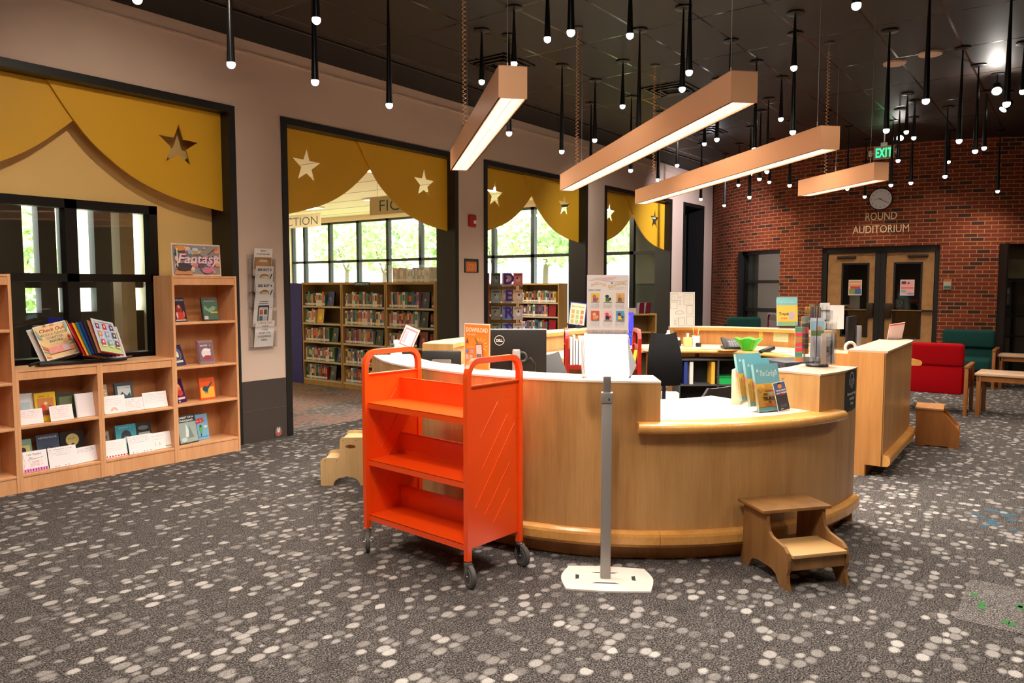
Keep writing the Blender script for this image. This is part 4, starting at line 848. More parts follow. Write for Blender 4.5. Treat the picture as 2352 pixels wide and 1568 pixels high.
s = cover(.15, .2, (36, 46, 86)); s.text('AMARI', 0, .165, .03, (230, 190, 90), wf=.09) if False else None; s.ell(0, .115, .04, .045, (60, 76, 140)); s.ell(0, .11, .018, .032, (240, 230, 200)); s.rect(-.05, .05, .03, .05, (214, 206, 190)); s.ring(0, .11, .045, .05, .004, (214, 170, 80)); s.scrawl(-.05, .05, .17, .02, (220, 200, 160), .002)
putbook(s, lean(3.735, .880, .12, 20, 18), 'dark blue paperback with pale figures, second shelf of the tall case')
s = cover(.165, .225, (150, 120, 126)); s.rect(-.07, .075, .02, .2, (120, 88, 98)); s.scrawl(-.055, .055, .175, .022, (236, 234, 236), .004); s.ell(0, .10, .05, .05, (216, 210, 212)); s.ell(.01, .06, .04, .02, (170, 40, 56)); s.rect(-.03, .05, .12, .14, (232, 228, 228)); s.rect(-.079, -.074, .01, .215, (120, 20, 30))
putbook(s, lean(3.99, .880, .09, 10, 3), 'mauve and white hardcover, second shelf of the tall case')
s = cover(.135, .225, (60, 34, 82)); s.ell(0, .13, .03, .05, (214, 120, 60)); s.ell(0, .16, .012, .014, (240, 200, 170)); s.ell(.0, .09, .04, .03, (190, 50, 60)); s.rect(-.05, .05, .03, .05, (226, 200, 210)); s.rect(-.05, -.03, .005, .02, (200, 200, 205))
putbook(s, lean(3.74, .533, .11, 16, 26), 'purple and red hardcover turned sideways on the third shelf of the tall case')
s = cover(.158, .208, (222, 90, 36)); s.rect(-.07, .07, .02, .12, (240, 170, 50)); s.ell(-.02, .105, .03, .026, (22, 60, 84)); s.poly([(0, .12), (.05, .17), (.045, .185), (.055, .16), (.01, .10)], (22, 60, 84)); s.poly([(-.03, .09), (-.02, .05), (-.01, .085), (.0, .05), (.005, .09)], (22, 60, 84)); s.scrawl(-.06, .06, .18, .02, (200, 60, 40), .004); s.scrawl(-.055, .055, .025, .014, (250, 220, 160), .002)
putbook(s, lean(3.99, .533, .09, 8, 0), 'orange book with a dark blue bird, third shelf of the tall case')
s = cover(.21, .27, (56, 66, 66)); s.rect(-.095, .1, .01, .20, (150, 166, 160)); s.text('FOREST OF A', -.0, .237, .024, (244, 246, 244), wf=.17, bold=.02); s.text('THOUSAND', .0, .208, .024, (244, 246, 244), wf=.15, bold=.02); s.poly([(-.01, .19), (.03, .06), (-.03, .06)], (210, 222, 218)); s.poly([(.02, .17), (.06, .05), (.0, .05)], (110, 130, 122)); s.ell(-.05, .04, .03, .02, (196, 206, 204))
putbook(s, lean(3.775, .145, .07, 13, 8), 'large grey green forest hardcover, left on the bottom shelf of the tall case')
s = cover(.165, .245, (120, 176, 210)); s.poly([(-.06, .2), (.03, .215), (.05, .17), (-.05, .15)], (200, 70, 80)); s.scrawl(-.05, .04, .18, .016, (250, 240, 236), .0025); s.ell(.0, .13, .013, .014, (96, 56, 40)); s.poly([(-.02, .12), (.02, .12), (.012, .06), (-.01, .06)], (80, 170, 80)); s.rect(-.006, .004, .03, .06, (96, 56, 40)); s.ell(.05, .12, .02, .012, (240, 210, 160)); s.rect(-.07, .07, .025, .03, (80, 130, 170))
putbook(s, lean(3.935, .145, .13, 9, 4), 'light blue book with a green figure, bottom shelf of the tall case')
# low cases: books behind cards
def card(w, h, x, z, label, kind=0, y=.045, tilt=14, yaw=0, name='handwritten_card'):
    s = Sheet(w, h, (240, 234, 236), .0015)
    if kind == 0: # thankful card
        s.text('I am Thankful', .0, h * .80, .020, (40, 34, 40), wf=w * .56); s.text('for...', -.02, h * .64, .018, (40, 34, 40)); s.line([(-w * .28, h * .58), (w * .34, h * .66)], .002, (120, 40, 60)); s.lines(-w * .22, w * .34, h * .5, h * .26, 5, .007, (220, 120, 140))
        s.rect(-w / 2 + .004, w / 2 - .004, .003, h * .16, (240, 130, 200))
        for k in range(9): s.rect(-w / 2 + .012 + k * w * .105, -w / 2 + .018 + k * w * .105, .003, h * .16, (80, 30, 90)); s.lv -= s.eps
        s.lv += s.eps; s.line([(-w * .46, h * .9), (-w * .38, h * .5), (-w * .46, h * .2)], .0012, (90, 80, 90))
    elif kind == 1:
        s.lines(-w * .44, w * .42, h * .88, h * .16, 9, .008, (70, 60, 76)); [s.ell(random.uniform(-.4, .45) * w, h * .07, .003, .004, (50, 40, 50), 8) for _ in range(7)]
    elif kind == 2: s.lines(-w * .44, w * .42, h * .86, h * .3, 7, .007, (110, 100, 150)); s.line([(-w * .4, h * .1), (-w * .3, h * .2), (-w * .2, h * .08), (-w * .4, h * .1)], .002, (160, 70, 180))
    elif kind == 3: s.lines(-w * .42, w * .42, h * .85, h * .2, 6, .010, (220, 130, 140))
    elif kind == 4: # red apples along the edge
        s.lines(-w * .3, w * .38, h * .8, h * .4, 4, .004, (150, 146, 146), .0006)
        for k in range(8): s.ell(-w * .45 + k * w * .13, h * .08, .007, .007, (190, 24, 24), 10)
    elif kind == 5: # rainbow
        s.lines(-w * .4, w * .4, h * .8, h * .5, 4, .005, (150, 150, 170), .0008)
        for k, c in enumerate(((226, 120, 60), (240, 190, 80), (214, 90, 90))): s.ring(-w * .05 if w < .2 else w * .3, h * .1, .03 - k * .006, .035 - k * .006, .003, c, 12, .3, PI - .2)
    elif kind == 6: s.lines(-w * .42, w * .42, h * .85, h * .3, 6, .006, (110, 170, 150)); 
    elif kind == 7:
        s.lines(-w * .42, w * .1, h * .8, h * .6, 2, .005, (120, 110, 110)); s.line([(-.06, .03), (-.055, .07)], .002, (70, 120, 90)); s.line([(-.03, .03), (-.02, .06), (-.01, .03)], .002, (80, 70, 80)); s.line([(.04, .03), (.045, .09)], .003, (220, 190, 60)); s.rect(.03, .1, .012, .024, (170, 170, 120))
    o = s.build(name, None, lean(x, z, y, tilt, yaw)); return tag(o, label, 'card', 'handwritten cards on the low shelves')
z1, z2 = .145, .526
card(.185, .165, 2.45, z1, 'thankful card with a pink striped border, bottom shelf far left', 0, .03)
card(.215, .165, 2.658, z1, 'large densely handwritten card, bottom shelf middle of the left case', 1, .03)
card(.18, .13, 2.855, z1, 'handwritten card with violet doodle, bottom shelf right end of the left case', 2, .05, 14, 6)
card(.18, .12, 2.435, z2, 'white card with red handwriting, middle shelf far left', 3, .04)
card(.18, .125, 2.665, z2, 'white card with pink handwriting in front of the yellow book', 3, .04, 14, 4)
card(.185, .15, 3.085, z1, 'blank looking card with red apples along its edge', 4, .03)
card(.22, .16, 3.30, z1, 'card with much handwriting and a small rainbow, bottom shelf of the right low case', 1, .025)
card(.19, .15, 3.50, z1, 'card with yellow pencil and trees drawn on it', 7, .05)
card(.185, .155, 3.09, z2, 'card with an orange rainbow, left on the middle shelf of the right low case', 5, .035)
card(.165, .115, 3.26, z2, 'small card with pale pink handwriting beside the orange rainbow card', 3, .05)
card(.22, .145, 3.455, z2, 'wide white card with green handwriting, right on the middle shelf', 6, .05)
s = Sheet(.15, .2, (230, 222, 226), .012); s.lines(-.05, .06, .17, .05, 6, .008, (214, 206, 210), .0008)
for k in range(12): s.ring(-.07, .015 + k * .015, .006, .003, .0012, (60, 56, 56), 8); s.lv -= s.eps
putbook(s, lean(2.862, z2, .06, 12, 0), 'white spiral notebook, right end of the left middle shelf', 'spiral_notebook', 'notebook', None)
s = cover(.13, .25, (120, 170, 150)); s.rect(-.05, .05, .12, .2, (214, 200, 120)); s.ell(.0, .16, .02, .025, (30, 26, 30)); s.ell(-.005, .125, .028, .02, (206, 60, 50)); s.text('FRIENDS', 0, .205, .018, (240, 236, 210), wf=.08) if False else s.scrawl(-.04, .04, .22, .015, (226, 160, 110), .003)
putbook(s, lean(2.41, z1, .12, 14, 0), 'pale green book with a girl in red, bottom shelf far left')
s = cover(.17, .27, (66, 82, 104)); s.text('NEVERMOOR', 0, .235, .022, (196, 204, 216), wf=.14); s.ell(0, .12, .06, .08, (44, 58, 80)); s.ell(0, .15, .04, .025, (30, 40, 60)); s.rect(-.006, .006, .06, .16, (90, 104, 124))
putbook(s, lean(2.585, z1, .10, 11, 0), 'grey blue hardcover behind the large handwritten card')
s = cover(.19, .265, (30, 30, 32)); s.ell(0, .19, .052, .052, (206, 182, 110)); s.scrawl(-.035, .035, .2, .02, (110, 84, 40), .0025); s.ell(0, .145, .016, .016, (28, 28, 30)); s.poly([(-.03, .0), (.03, .0), (.01, .15), (-.01, .15)], (28, 28, 30))
putbook(s, lean(2.78, z1, .12, 11, 0), 'black hardcover with a gold moon disc, bottom shelf')
s = cover(.15, .24, (206, 208, 210)); s.rect(-.06, .05, .10, .17, (170, 190, 200)); s.rect(-.06, -.02, .1, .14, (220, 130, 110)); s.rect(.0, .02, .07, .09, (90, 90, 90))
putbook(s, lean(2.415, z2, .11, 11, 0), 'pale grey book in plastic, middle shelf far left')
s = cover(.155, .235, (216, 176, 40)); s.rect(-.06, .06, .04, .19, (190, 120, 50)); s.ell(-.02, .11, .02, .03, (206, 60, 40)); s.ell(.03, .10, .018, .028, (150, 40, 36)); s.ell(0, .07, .04, .02, (120, 60, 40)); s.ell(.0, .145, .014, .014, (226, 180, 140)); s.scrawl(-.05, .05, .205, .014, (120, 90, 20), .002)
putbook(s, lean(2.57, z2, .09, 9, 0), 'yellow book with red figures, middle shelf of the left case')
s = cover(.14, .21, (62, 68, 52)); s.rect(-.05, .05, .1, .18, (96, 104, 70)); s.ell(.0, .08, .03, .03, (120, 110, 70))
putbook(s, lean(2.735, z2, .12, 9, 0), 'dark olive book beside the white spiral notebook')
s = cover(.1, .245, (190, 170, 140)); [s.ell(random.uniform(-.04, .04), random.uniform(.1, .23), .008, .006, random.choice([(226, 210, 180), (150, 120, 90)]), 8) for _ in range(14)]
putbook(s, lean(3.025, z2, .12, 9, 0), 'tan speckled book at the left end of the right middle shelf')
s = cover(.165, .25, (70, 84, 90)); s.rect(-.06, .06, .12, .22, (190, 196, 196)); s.poly([(-.06, .12), (-.02, .17), (.02, .13), (.05, .16), (.06, .12)], (60, 70, 76)); s.scrawl(-.05, .05, .2, .014, (70, 76, 80), .002)
putbook(s, lean(3.215, z2, .10, 10, 6), 'slate blue glossy book above the small cards, right middle shelf')
s = cover(.09, .215, (150, 150, 144)); s.ell(-.02, .17, .012, .016, (190, 110, 80)); s.ell(.02, .165, .012, .016, (90, 80, 80)); s.rect(-.04, .04, .1, .15, (120, 110, 110))
putbook(s, lean(3.03, z1, .12, 9, 0), 'grey picture book at the left end of the right bottom shelf')
s = cover(.18, .255, (70, 150, 168)); s.ell(0, .15, .045, .055, (36, 44, 52)); s.ell(0, .12, .03, .03, (170, 190, 190)); s.scrawl(-.06, .06, .23, .015, (210, 230, 230), .002)
putbook(s, lean(3.215, z1, .10, 10, 0), 'teal hardcover behind the rainbow card, right bottom shelf')
s = cover(.15, .25, (50, 56, 54)); s.rect(-.05, .06, .13, .16, (160, 166, 160)); s.ell(.0, .2, .05, .02, (100, 106, 100)); s.scrawl(-.05, .05, .14, .014, (220, 220, 214), .002)
putbook(s, lean(3.39, z1, .13, 11, 5), 'dark hardcover with pale band, right bottom shelf')
# fantasy sign
s = Sheet(.49, .295, (236, 206, 186), .004); s.lv = .0005
rn = random.Random(5)
s.rect(-.235, .235, .012, .283, (150, 140, 140))
pal = [(206, 110, 90), (230, 150, 90), (90, 130, 110), (180, 170, 200), (226, 190, 190), (120, 70, 90), (196, 206, 200), (70, 96, 80), (214, 130, 160), (240, 200, 150)]
for k in range(80): s.ell(rn.uniform(-.21, .21), rn.uniform(.035, .26), rn.uniform(.010, .034), rn.uniform(.008, .026), pal[k % 10], 12); s.lv -= s.eps * .7
s.poly([(-.23, .012), (-.22, .05), (-.14, .035), (-.06, .05), (-.05, .012)], (206, 140, 90)); s.ell(-.14, .08, .08, .035, (70, 56, 66)); s.ell(-.17, .25, .05, .025, (226, 150, 60)); s.rect(-.205, -.195, .08, .25, (236, 226, 216)); s.poly([(.02, .2), (.12, .28), (.2, .28), (.1, .2), (.06, .17)], (150, 146, 130)); s.ell(.09, .05, .05, .03, (206, 120, 150))
s.text('Fantasy', 0, .115, .125, (246, 206, 216), bold=.012, shear=.25, wf=.42)
o = s.build('fantasy_sign', None, frame((3.9, YF_ + .06, 1.7185), (1, 0, 0), (0, .06, 1))); tag(o, 'colourful Fantasy sign standing on the tall beech bookcase', 'sign')
# reference display on the low cases
t = empty('flip_display', (2.95, 6.64, .972), 0, 'open flip display with rainbow coloured tabs on the low bookcases', 'display stand')
def lp(M, w, h, c, name='leaf', pr=None, th=.004):
    s = Sheet(w, h, c, th); 
    if pr: pr(s)
    o = s.build(name, None, M); o.parent = t; o.matrix_parent_inverse = Matrix.Translation(t.location).inverted(); return o
def pr1(s):
    s.rect(-.125, .125, .01, .33, (240, 232, 220)); s.rect(-.118, .118, .016, .322, (240, 206, 150))
    s.text('Check Out', 0, .262, .042, (170, 50, 50), bold=.02, shear=.2); s.text('MIDDLE GRADE', 0, .225, .030, (130, 120, 96), bold=.01); s.text('CHAPTER', 0, .192, .030, (130, 120, 96), bold=.01); s.text('BOOKS', 0, .160, .030, (110, 130, 120), bold=.03)
    for k in range(5): s.poly([(-.118, .03 + k * .028), (-.118, .045 + k * .028), (-.085 + k * .004, .03 + k * .02), (-.085 + k * .004, .02 + k * .02)], [(214, 90, 70), (240, 190, 90), (130, 180, 160)][k % 3]); s.poly([(.118, .03 + k * .028), (.118, .045 + k * .028), (.085, .03 + k * .03), (.085, .02 + k * .03)], [(130, 180, 160), (226, 110, 80), (240, 200, 110)][k % 3])
    s.poly([(-.118, .31), (-.1, .24), (-.09, .19), (-.118, .22)], (140, 180, 160)); s.poly([(.118, .32), (.1, .31), (.1, .22), (.118, .26)], (140, 180, 160)); s.poly([(.09, .18), (.1, .2), (.11, .18), (.1, .14)], (206, 70, 60)); s.rect(-.05, -.03, .31, .322, (220, 90, 80)); s.rect(.0, .03, .31, .322, (240, 170, 90))
    s.rect(-.085, .085, .055, .115, (236, 150, 140)); s.lines(-.078, .01, .105, .07, 4, .006, (250, 220, 210)); s.rect(.02, .078, .06, .112, (226, 196, 206)); s.scrawl(-.07, .08, .135, .008, (220, 150, 110), .002)
def pr2(s):
    s.rect(-.118, .118, .012, .33, (206, 214, 222)); s.rect(-.112, .112, .018, .10, (190, 206, 130)); s.rect(-.112, .112, .10, .29, (180, 200, 224)); s.scrawl(-.1, .1, .305, .016, (60, 66, 70), .003)
    for k in range(9):
        cx, cy = (-.072, 0, .072)[k % 3], (.235, .155, .07)[k // 3]; s.rect(cx - .02, cx + .02, cy, cy + .055, [(120, 60, 90), (206, 40, 60), (96, 70, 120), (206, 140, 90), (160, 160, 190), (90, 80, 70), (206, 60, 100), (140, 170, 180), (120, 70, 90)][k]); s.ell(cx, cy + .03, .009, .012, (230, 220, 214)); s.rect(cx - .02, cx + .022, cy - .012, cy - .004, (240, 240, 240))
def P(x, y, z): return (x, y, z)
tabs = [(24, 60, 130), (20, 110, 140), (240, 170, 20), (190, 40, 26), (34, 28, 28)]
r1 = Vector((.97, -.11, .218)); u1 = Vector((-.131, .519, .845)); n1 = Vector((.19, -.85, .5)).normalized()
for k, c in enumerate(tabs):
    j = 4 - k; M = frame(Vector((2.75, 6.742, 1.025)) + Vector((.017, .016, -.002)) * j, r1 + Vector((0, .03, .0)) * j, u1)
    lp(M, .262, .33, c, 'leaf', pr1 if k == 4 else None)
for k, c in enumerate([(180, 20, 30), (240, 170, 30), (30, 100, 140), (30, 40, 110), (40, 30, 30), (170, 110, 80), (140, 16, 30)]):
    j = 6 - k; M = frame(Vector((3.04, 6.52, 1.05)) + Vector((-.021, .012, -.004)) * j, Vector((.921, .322 + .05 * j, -.218)), Vector((.006 - .02 * j, .548, .836)))
    lp(M, .24, .315, c, 'leaf', pr2 if k == 6 else None)
lp(frame((3.13, 6.66, 1.0), (.95, .10, -.05), (-.04, .5, .85)), .20, .31, (206, 196, 192), 'end_sheet', lambda s: (s.rect(.02, .08, .03, .25, (60, 54, 54)), s.rect(.03, .07, .2, .24, (170, 140, 110)), s.rect(.03, .07, .1, .16, (120, 110, 110))))
lp(frame((2.735, 6.79, 1.0), r1, u1), .27, .335, (220, 214, 208), 'wire_back')
fb = MB().bbox(-.42, .28, .02, .14, .0, .03, blackp, .01).tube([(-.5, .0, .02), (-.42, .06, .03), (-.2, .08, .02), (0, .08, .03), (.25, .06, .02), (.33, .04, .03)], .012, blackp, 8); fb.build('base', t)

# ================================================================ THINGS ON THE TAUPE WALL
t = empty('magazine_rack', (4.70, 6.8, .96), 0, 'clear acrylic wall rack of printed sheets on the taupe pillar', 'wall rack')
MB().box(-.17, .13, -.006, -.001, 0, .98, acry).build('back_plate', t)
Y1 = [(.78, 0), (.60, 1), (.42, 2), (.20, 3), (.0, 4)]
for i, z in enumerate((.78, .61, .44, .24, .03)):
    MB().box(-.16, .13, -.075, -.072, z, z + .17, acry).box(-.16, .13, -.075, -.006, z, z + .003, acry).box(-.16, -.157, -.075, -.006, z, z + .16, acry).box(.127, .13, -.075, -.006, z, z + .16, acry).build('pocket', t)
def sheet(x, z, w, h, label, fn, tilt=-4):
    s = Sheet(w, h, (236, 228, 222), .0015); fn(s); o = s.build('rack_sheet', None, frame((4.70 + x, 6.8 - .014, .96 + z), (1, 0, 0), (0, -math.sin(R(9)), math.cos(R(9))))); tag(o, label, 'sheet of paper', 'printed sheets in the clear wall rack')
def bee(s, y, hide=False):
    s.rect(-.105, .105, y - .012, y + .06, (222, 206, 196)) if False else None
    s.ell(0, y, .055, .042, (236, 180, 60), 24, 0, PI); s.ring(0, y + .004, .05, .036, .006, (60, 46, 40), 16, .2, PI - .2); s.line([(.07, y - .01), (.09, y + .045)], .010, (40, 30, 30)); s.rect(-.03, .04, y + .004, y + .018, (246, 240, 232)); s.text('BEE BOTS', .005, y + .007, .011, (90, 60, 50))
def s1_(s): s.text('BEE BOT', 0, .255, .017, (50, 40, 40), bold=.03); s.text('GO CART RALLY MAT', 0, .222, .017, (50, 40, 40), bold=.03, wf=.16); s.rect(-.1, .1, .07, .195, (170, 130, 80)); s.ell(0, .13, .085, .05, (206, 150, 90)); s.rect(-.04, .05, .145, .165, (246, 236, 226)); s.text('BEE BOT MATS', .005, .15, .012, (90, 60, 50), wf=.07)
def s2_(s): s.text('BEE BOT 3', 0, .225, .036, (40, 34, 34), bold=.03); bee(s, .15)
def s3_(s): s.text('BEE BOT 4', 0, .225, .036, (40, 34, 34), bold=.03); bee(s, .15)
def s4_(s):
    s.text('Homemade Books', 0, .262, .014, (50, 40, 40), bold=.03); s.text('AR Level 4 Book 2', 0, .24, .014, (50, 40, 40), bold=.03); s.rect(-.065, .065, .04, .225, (56, 60, 66)); s.rect(-.052, .052, .055, .205, (226, 222, 222)); s.text('BOOKS', .01, .19, .011, (40, 40, 40))
    for k, c in enumerate(((206, 90, 50), (90, 90, 80), (40, 120, 130), (190, 190, 190))): s.rect(-.045 + .05 * (k % 2), -.005 + .05 * (k % 2), .13 - .065 * (k // 2), .182 - .065 * (k // 2), c)
    s.line([(-.055, .02), (-.06, .04)], .008, (120, 120, 120)); s.line([(.055, .02), (.06, .04)], .008, (120, 120, 120))
def s5_(s):
    for i, tx in enumerate(('CHECK OUT', 'THESE', 'ITEMS', 'FROM THE', "CHILDREN'S", 'DESK')): s.text(tx, 0, .245 - i * .036, .030, (92, 84, 84))
sheet(.0, .765, .215, .285, 'rally mat sheet, topmost in the clear wall rack', s1_); sheet(.01, .595, .215, .275, 'toy robot sheet, second from the top in the clear wall rack', s2_); sheet(.01, .43, .215, .275, 'toy robot sheet, third from the top in the clear wall rack', s3_)
sheet(-.01, .24, .225, .30, 'sheet with a dark sign drawing, fourth down in the clear wall rack', s4_); sheet(-.0, .03, .23, .275, 'grey Check out these items sheet, lowest in the clear wall rack', s5_)
t = MB().bbox(-.07, .07, -.04, 0, 0, .165, mat('alarm_red', (170, 16, 20), .35), .015).build('fire_alarm'); t.location = (8.09, 6.8, 2.44); tag(t, 'small red fire alarm strobe on the second taupe pillar', 'fire alarm')
MB().bbox(.0, .06, -.05, -.035, .04, .09, mat('strobe', (226, 226, 222), .15), .01).build('strobe', t)
s = Sheet(.30, .19, (28, 28, 30), .012); s.rect(-.125, .105, .008, .15, (214, 110, 40)); [s.ring(-.07 + k * .05, .075, .018, .045, .006, (240, 190, 130), 14) for k in range(4)]; s.rect(-.148, -.132, .02, .17, (20, 90, 90)); s.rect(.13, .148, .02, .17, (20, 90, 90)); s.rect(-.10, .09, .16, .175, (60, 60, 60))
tag(s.build('framed_card', None, frame((8.085, 6.79, 1.81), (1, 0, 0), (0, 0, 1))), 'small dark framed orange card on the second taupe pillar', 'picture')
s = Sheet(.09, .11, (70, 60, 60), .002); s.ell(0, .05, .04, .05, (120, 110, 110)); s.ell(0, .035, .028, .025, (190, 70, 60)); s.ell(0, .06, .018, .02, (226, 190, 160)); s.ell(-.012, .085, .006, .014, (226, 200, 170)); s.ell(.012, .085, .006, .014, (226, 200, 170))
tag(s.build('wall_sticker', None, frame((4.86, 6.785, .02), (1, 0, 0), (0, 0, 1))), 'tiny round animal sticker low on the dark wainscot', 'sticker')

# ================================================================ THINGS ON THE BRICK DRUM
def onD(a, z, out=.0): return frame(cp(a, CR + out) + Vector((0, 0, z)), Vector((-math.sin(R(a)), math.cos(R(a)), 0)), Z)
t = MB(); 
t.lathe([(.0001, 0), (.19, 0), (.195, .01), (.195, .035), (.182, .042), (.18, .03), (.0001, .03)], black, (0, 0), 40); ck = t.build('wall_clock', None, onD(181.6, 3.145, .002)); tag(ck, 'round white wall clock above the auditorium doors', 'clock')
s = Sheet(0, 0, None); s.lv = .031; s.ell(0, 0, .178, .178, (244, 242, 244), 36)
for k in range(12): a = R(90 - 30 * (k + 1)); s.text(str(k + 1), .142 * math.cos(a), .142 * math.sin(a) - .014, .038, (70, 66, 70))
s.line([(-.02, .01), (.11, -.07)], .008, (40, 38, 40)); s.line([(.02, .004), (-.10, -.012)], .004, (90, 86, 90)); s.line([(0, 0), (-.03, .012)], .01, (40, 38, 40)); s.ell(0, 0, .01, .01, (40, 38, 40)); s.build('dial', ck)
def letters(body, z, size, width):
    vs, fs = text_mesh(body, size, bold=.0); xs = [v[0] for v in vs]; k = width / (max(xs) - min(xs)); out = []
    for dz in (.018, .004): out += [tuple(cp(181.75 + math.degrees(v[0] * k / CR), CR + dz) + Vector((0, 0, z + v[1]))) for v in vs]
    n = len(vs); mb = MB().add(out, fs + [tuple(i + n for i in reversed(f)) for f in fs], mat('cast_letter', (250, 226, 180), .5))
    ed = {}
    for f in fs:
        for i in range(len(f)):
            e = (f[i], f[(i + 1) % len(f)]); ed[tuple(sorted(e))] = ed.get(tuple(sorted(e)), 0) + 1
    mb.add(out, [(a, b, b + n, a + n) for (a, b), c in ed.items() if c == 1], mat('cast_letter', (250, 226, 180), .5)); o = mb.build('wall_lettering')
    tag(o, 'raised cream lettering %s on the brick, %s' % (body, 'upper line' if body == 'ROUND' else 'lower line'), 'lettering')
letters('ROUND', 2.785, .19, .50); letters('AUDITORIUM', 2.56, .19, .90)
t = MB().bbox(-.06, .06, 0, .18, 0, .03, mat('thermo', (176, 172, 164), .4), .01).box(-.06, .06, .14, .18, .03, .032, colm((190, 110, 50))).box(-.05, .05, .02, .06, .03, .034, colm((60, 100, 70))).build('wall_sensor', None, onD(195.2, 1.56, .003)); tag(t, 'small silver wall box beside the auditorium doors', 'wall box')
# exit sign hanging from the ceiling
q = Vector((11.53, 2.78, 0)); t = empty('exit_sign', (13.42, 2.62, 3.66), 0, 'lit green EXIT sign hanging near the brick wall', 'sign')
fr_ = frame((0, 0, 0), (.0, -1, 0), (0, 0, 1))
o = MB().box(-.15, .15, .0, .2, -.02, .02, mat('exit_case', (206, 200, 190), .4)).build('case', t); o.matrix_local = fr_
o = MB().cyl((0, .2, 0), (0, .42, 0), .01, white).bbox(-.05, .05, .2, .26, -.03, .03, white, .01).build('bracket', t); o.matrix_local = fr_
for sx in (-1, 1):
    o = MB().bbox(sx * .20 - .03, sx * .20 + .03, .05, .15, -.03, .03, white, .02).cyl((sx * .15, .1, 0), (sx * .2, .1, 0), .01, white).build('lamp_head', t); o.matrix_local = fr_
for k, ch in enumerate('EXIT'):
    vs, fs = text_mesh(ch, .2, bold=.02); o = MB().add([(v[0] * .55 + (-.095, -.028, .033, .09)[k], v[1] + .03, .022) for v in vs], fs, mat('exit_green', (60, 240, 140), .4, emit=(40, 255, 130), es=2.2)).build('letter', t); o.matrix_local = fr_
# ceiling fittings
for (x, y, lb) in ((9.35, 1.75, 'pale round ceiling speaker, left of the two'), (9.2, 1.38, 'pale ceiling detector, right of the two')):
    q = MB().lathe([(.0001, -.02), (.11, -.02), (.12, -.004), (.12, 0), (.0001, 0)], mat('speaker_tan', (190, 160, 140), .6), (0, 0), 28).build('ceiling_speaker'); q.location = (x, y, ZC); tag(q, lb, 'ceiling fitting')
for (x, y, lb) in ((6.75, 5.25, 'black ceiling air vent above the doorway'), (11.6, 4.9, 'black ceiling air vent near the far narrow opening'), (8.9, 4.2, 'black ceiling air vent between the second and third beams')):
    mb = MB()
    for k, s_ in enumerate((.28, .21, .14)):
        for (a, b, c_, e) in ((-s_, s_, -s_, -s_ + .03), (-s_, s_, s_ - .03, s_), (-s_, -s_ + .03, -s_, s_), (s_ - .03, s_, -s_, s_)): mb.box(a, b, c_, e, -.012 - k * .008, -.004 - k * .004, blackm)
    q = mb.build('air_vent'); q.location = (x, y, ZC); tag(q, lb, 'vent', 'black ceiling vents')
def track(x, y, tx, ty, lb, em=12):
    t = empty('track_spot', (x, y, ZC), 0, lb, 'spotlight', 'black ceiling spotlights'); MB().lathe([(.0001, -.015), (.07, -.015), (.07, 0), (.0001, 0)], blackm).cyl((0, 0, 0), (0, 0, -.14), .008, blackm).build('bracket', t)
    d_ = (Vector((tx, ty, -1.2))).normalized(); MB().cyl(Vector((0, 0, -.17)) - d_ * .07, Vector((0, 0, -.17)) + d_ * .07, .04, blackm, .055).build('head', t)
    MB().cyl(Vector((0, 0, -.17)) + d_ * .070, Vector((0, 0, -.17)) + d_ * .073, .045, mat('spot_lens', (255, 255, 255), .3, emit=(250, 246, 255), es=em)).build('lens', t)
track(12.9, 2.3, -1.2, -.2, 'glowing ceiling spotlight just above the EXIT sign'); track(10.53, .88, -1.4, -.2, 'brightest ceiling spotlight, upper right'); track(11.58, .85, -.6, .9, 'tilted ceiling spotlight below the brightest one')
tg = area('spot_glow', (12.8, 2.3, 3.8), .05, .05, 1, NEUT); tg.data.energy = 3; tg.rotation_euler = (PI, 0, 0)
tg = area('spot_glow', (10.4, .88, 3.8), .05, .05, 1, NEUT); tg.data.energy = 9; tg.rotation_euler = (PI, 0, 0)
tg = area('spot_glow', (11.9, 4.9, 3.8), .05, .05, 1, (.9, .88, 1)); tg.data.energy = 3; tg.rotation_euler = (PI, 0, 0)

# ================================================================ READING ROOM SHELVES
metal_sh = mat('shelf_metal', (196, 184, 158), .5); oaky = wood('shelf_oak', (186, 148, 84), (170, 130, 70), .45); inner = mat('shelf_inner', (120, 96, 56), .7)
def xcase(X, y0, y1, h, zs, label, D=.32, name='bookcase'):
    t = empty(name, (X, (y0 + y1) / 2, 0), 0, label, 'bookcase', 'oak bookcases in the reading room'); y0 -= t.location.y; y1 -= t.location.y
    for y in (y0, y1 - .025): MB().box(0, D, y, y + .025, 0, h, oaky).build('side_panel', t)
    MB().box(D - .01, D, y0 + .025, y1 - .025, .0, h, inner).build('back_panel', t); MB().box(0, D, y0 + .025, y1 - .025, h - .035, h, oaky).build('top', t)
    MB().box(.01, .02, y0 + .025, y1 - .025, 0, .085, oaky).build('kick_board', t)
    for z in zs: MB().box(.0, D - .01, y0 + .025, y1 - .025, z - .028, z, metal_sh).build('shelf', t)
    return t
SZ = (.10, .40, .72, 1.02, 1.30)
for y0, y1, nm in ((9.33, 10.31, 'left'), (8.33, 9.32, 'middle'), (7.32, 8.32, 'right')): xcase(7.9, y0, y1, 1.68, SZ, nm + ' bay of the oak bookcases seen through the doorway')
BC = {'red': (168, 36, 34), 'blue': (44, 84, 150), 'teal': (52, 136, 146), 'white': (224, 220, 212), 'black': (34, 32, 36), 'green': (66, 120, 74), 'purple': (104, 66, 130), 'yellow': (224, 186, 62), 'orange': (212, 112, 48), 'grey': (138, 134, 132), 'brown': (112, 78, 54), 'pink': (206, 130, 150)}
_bk = {}
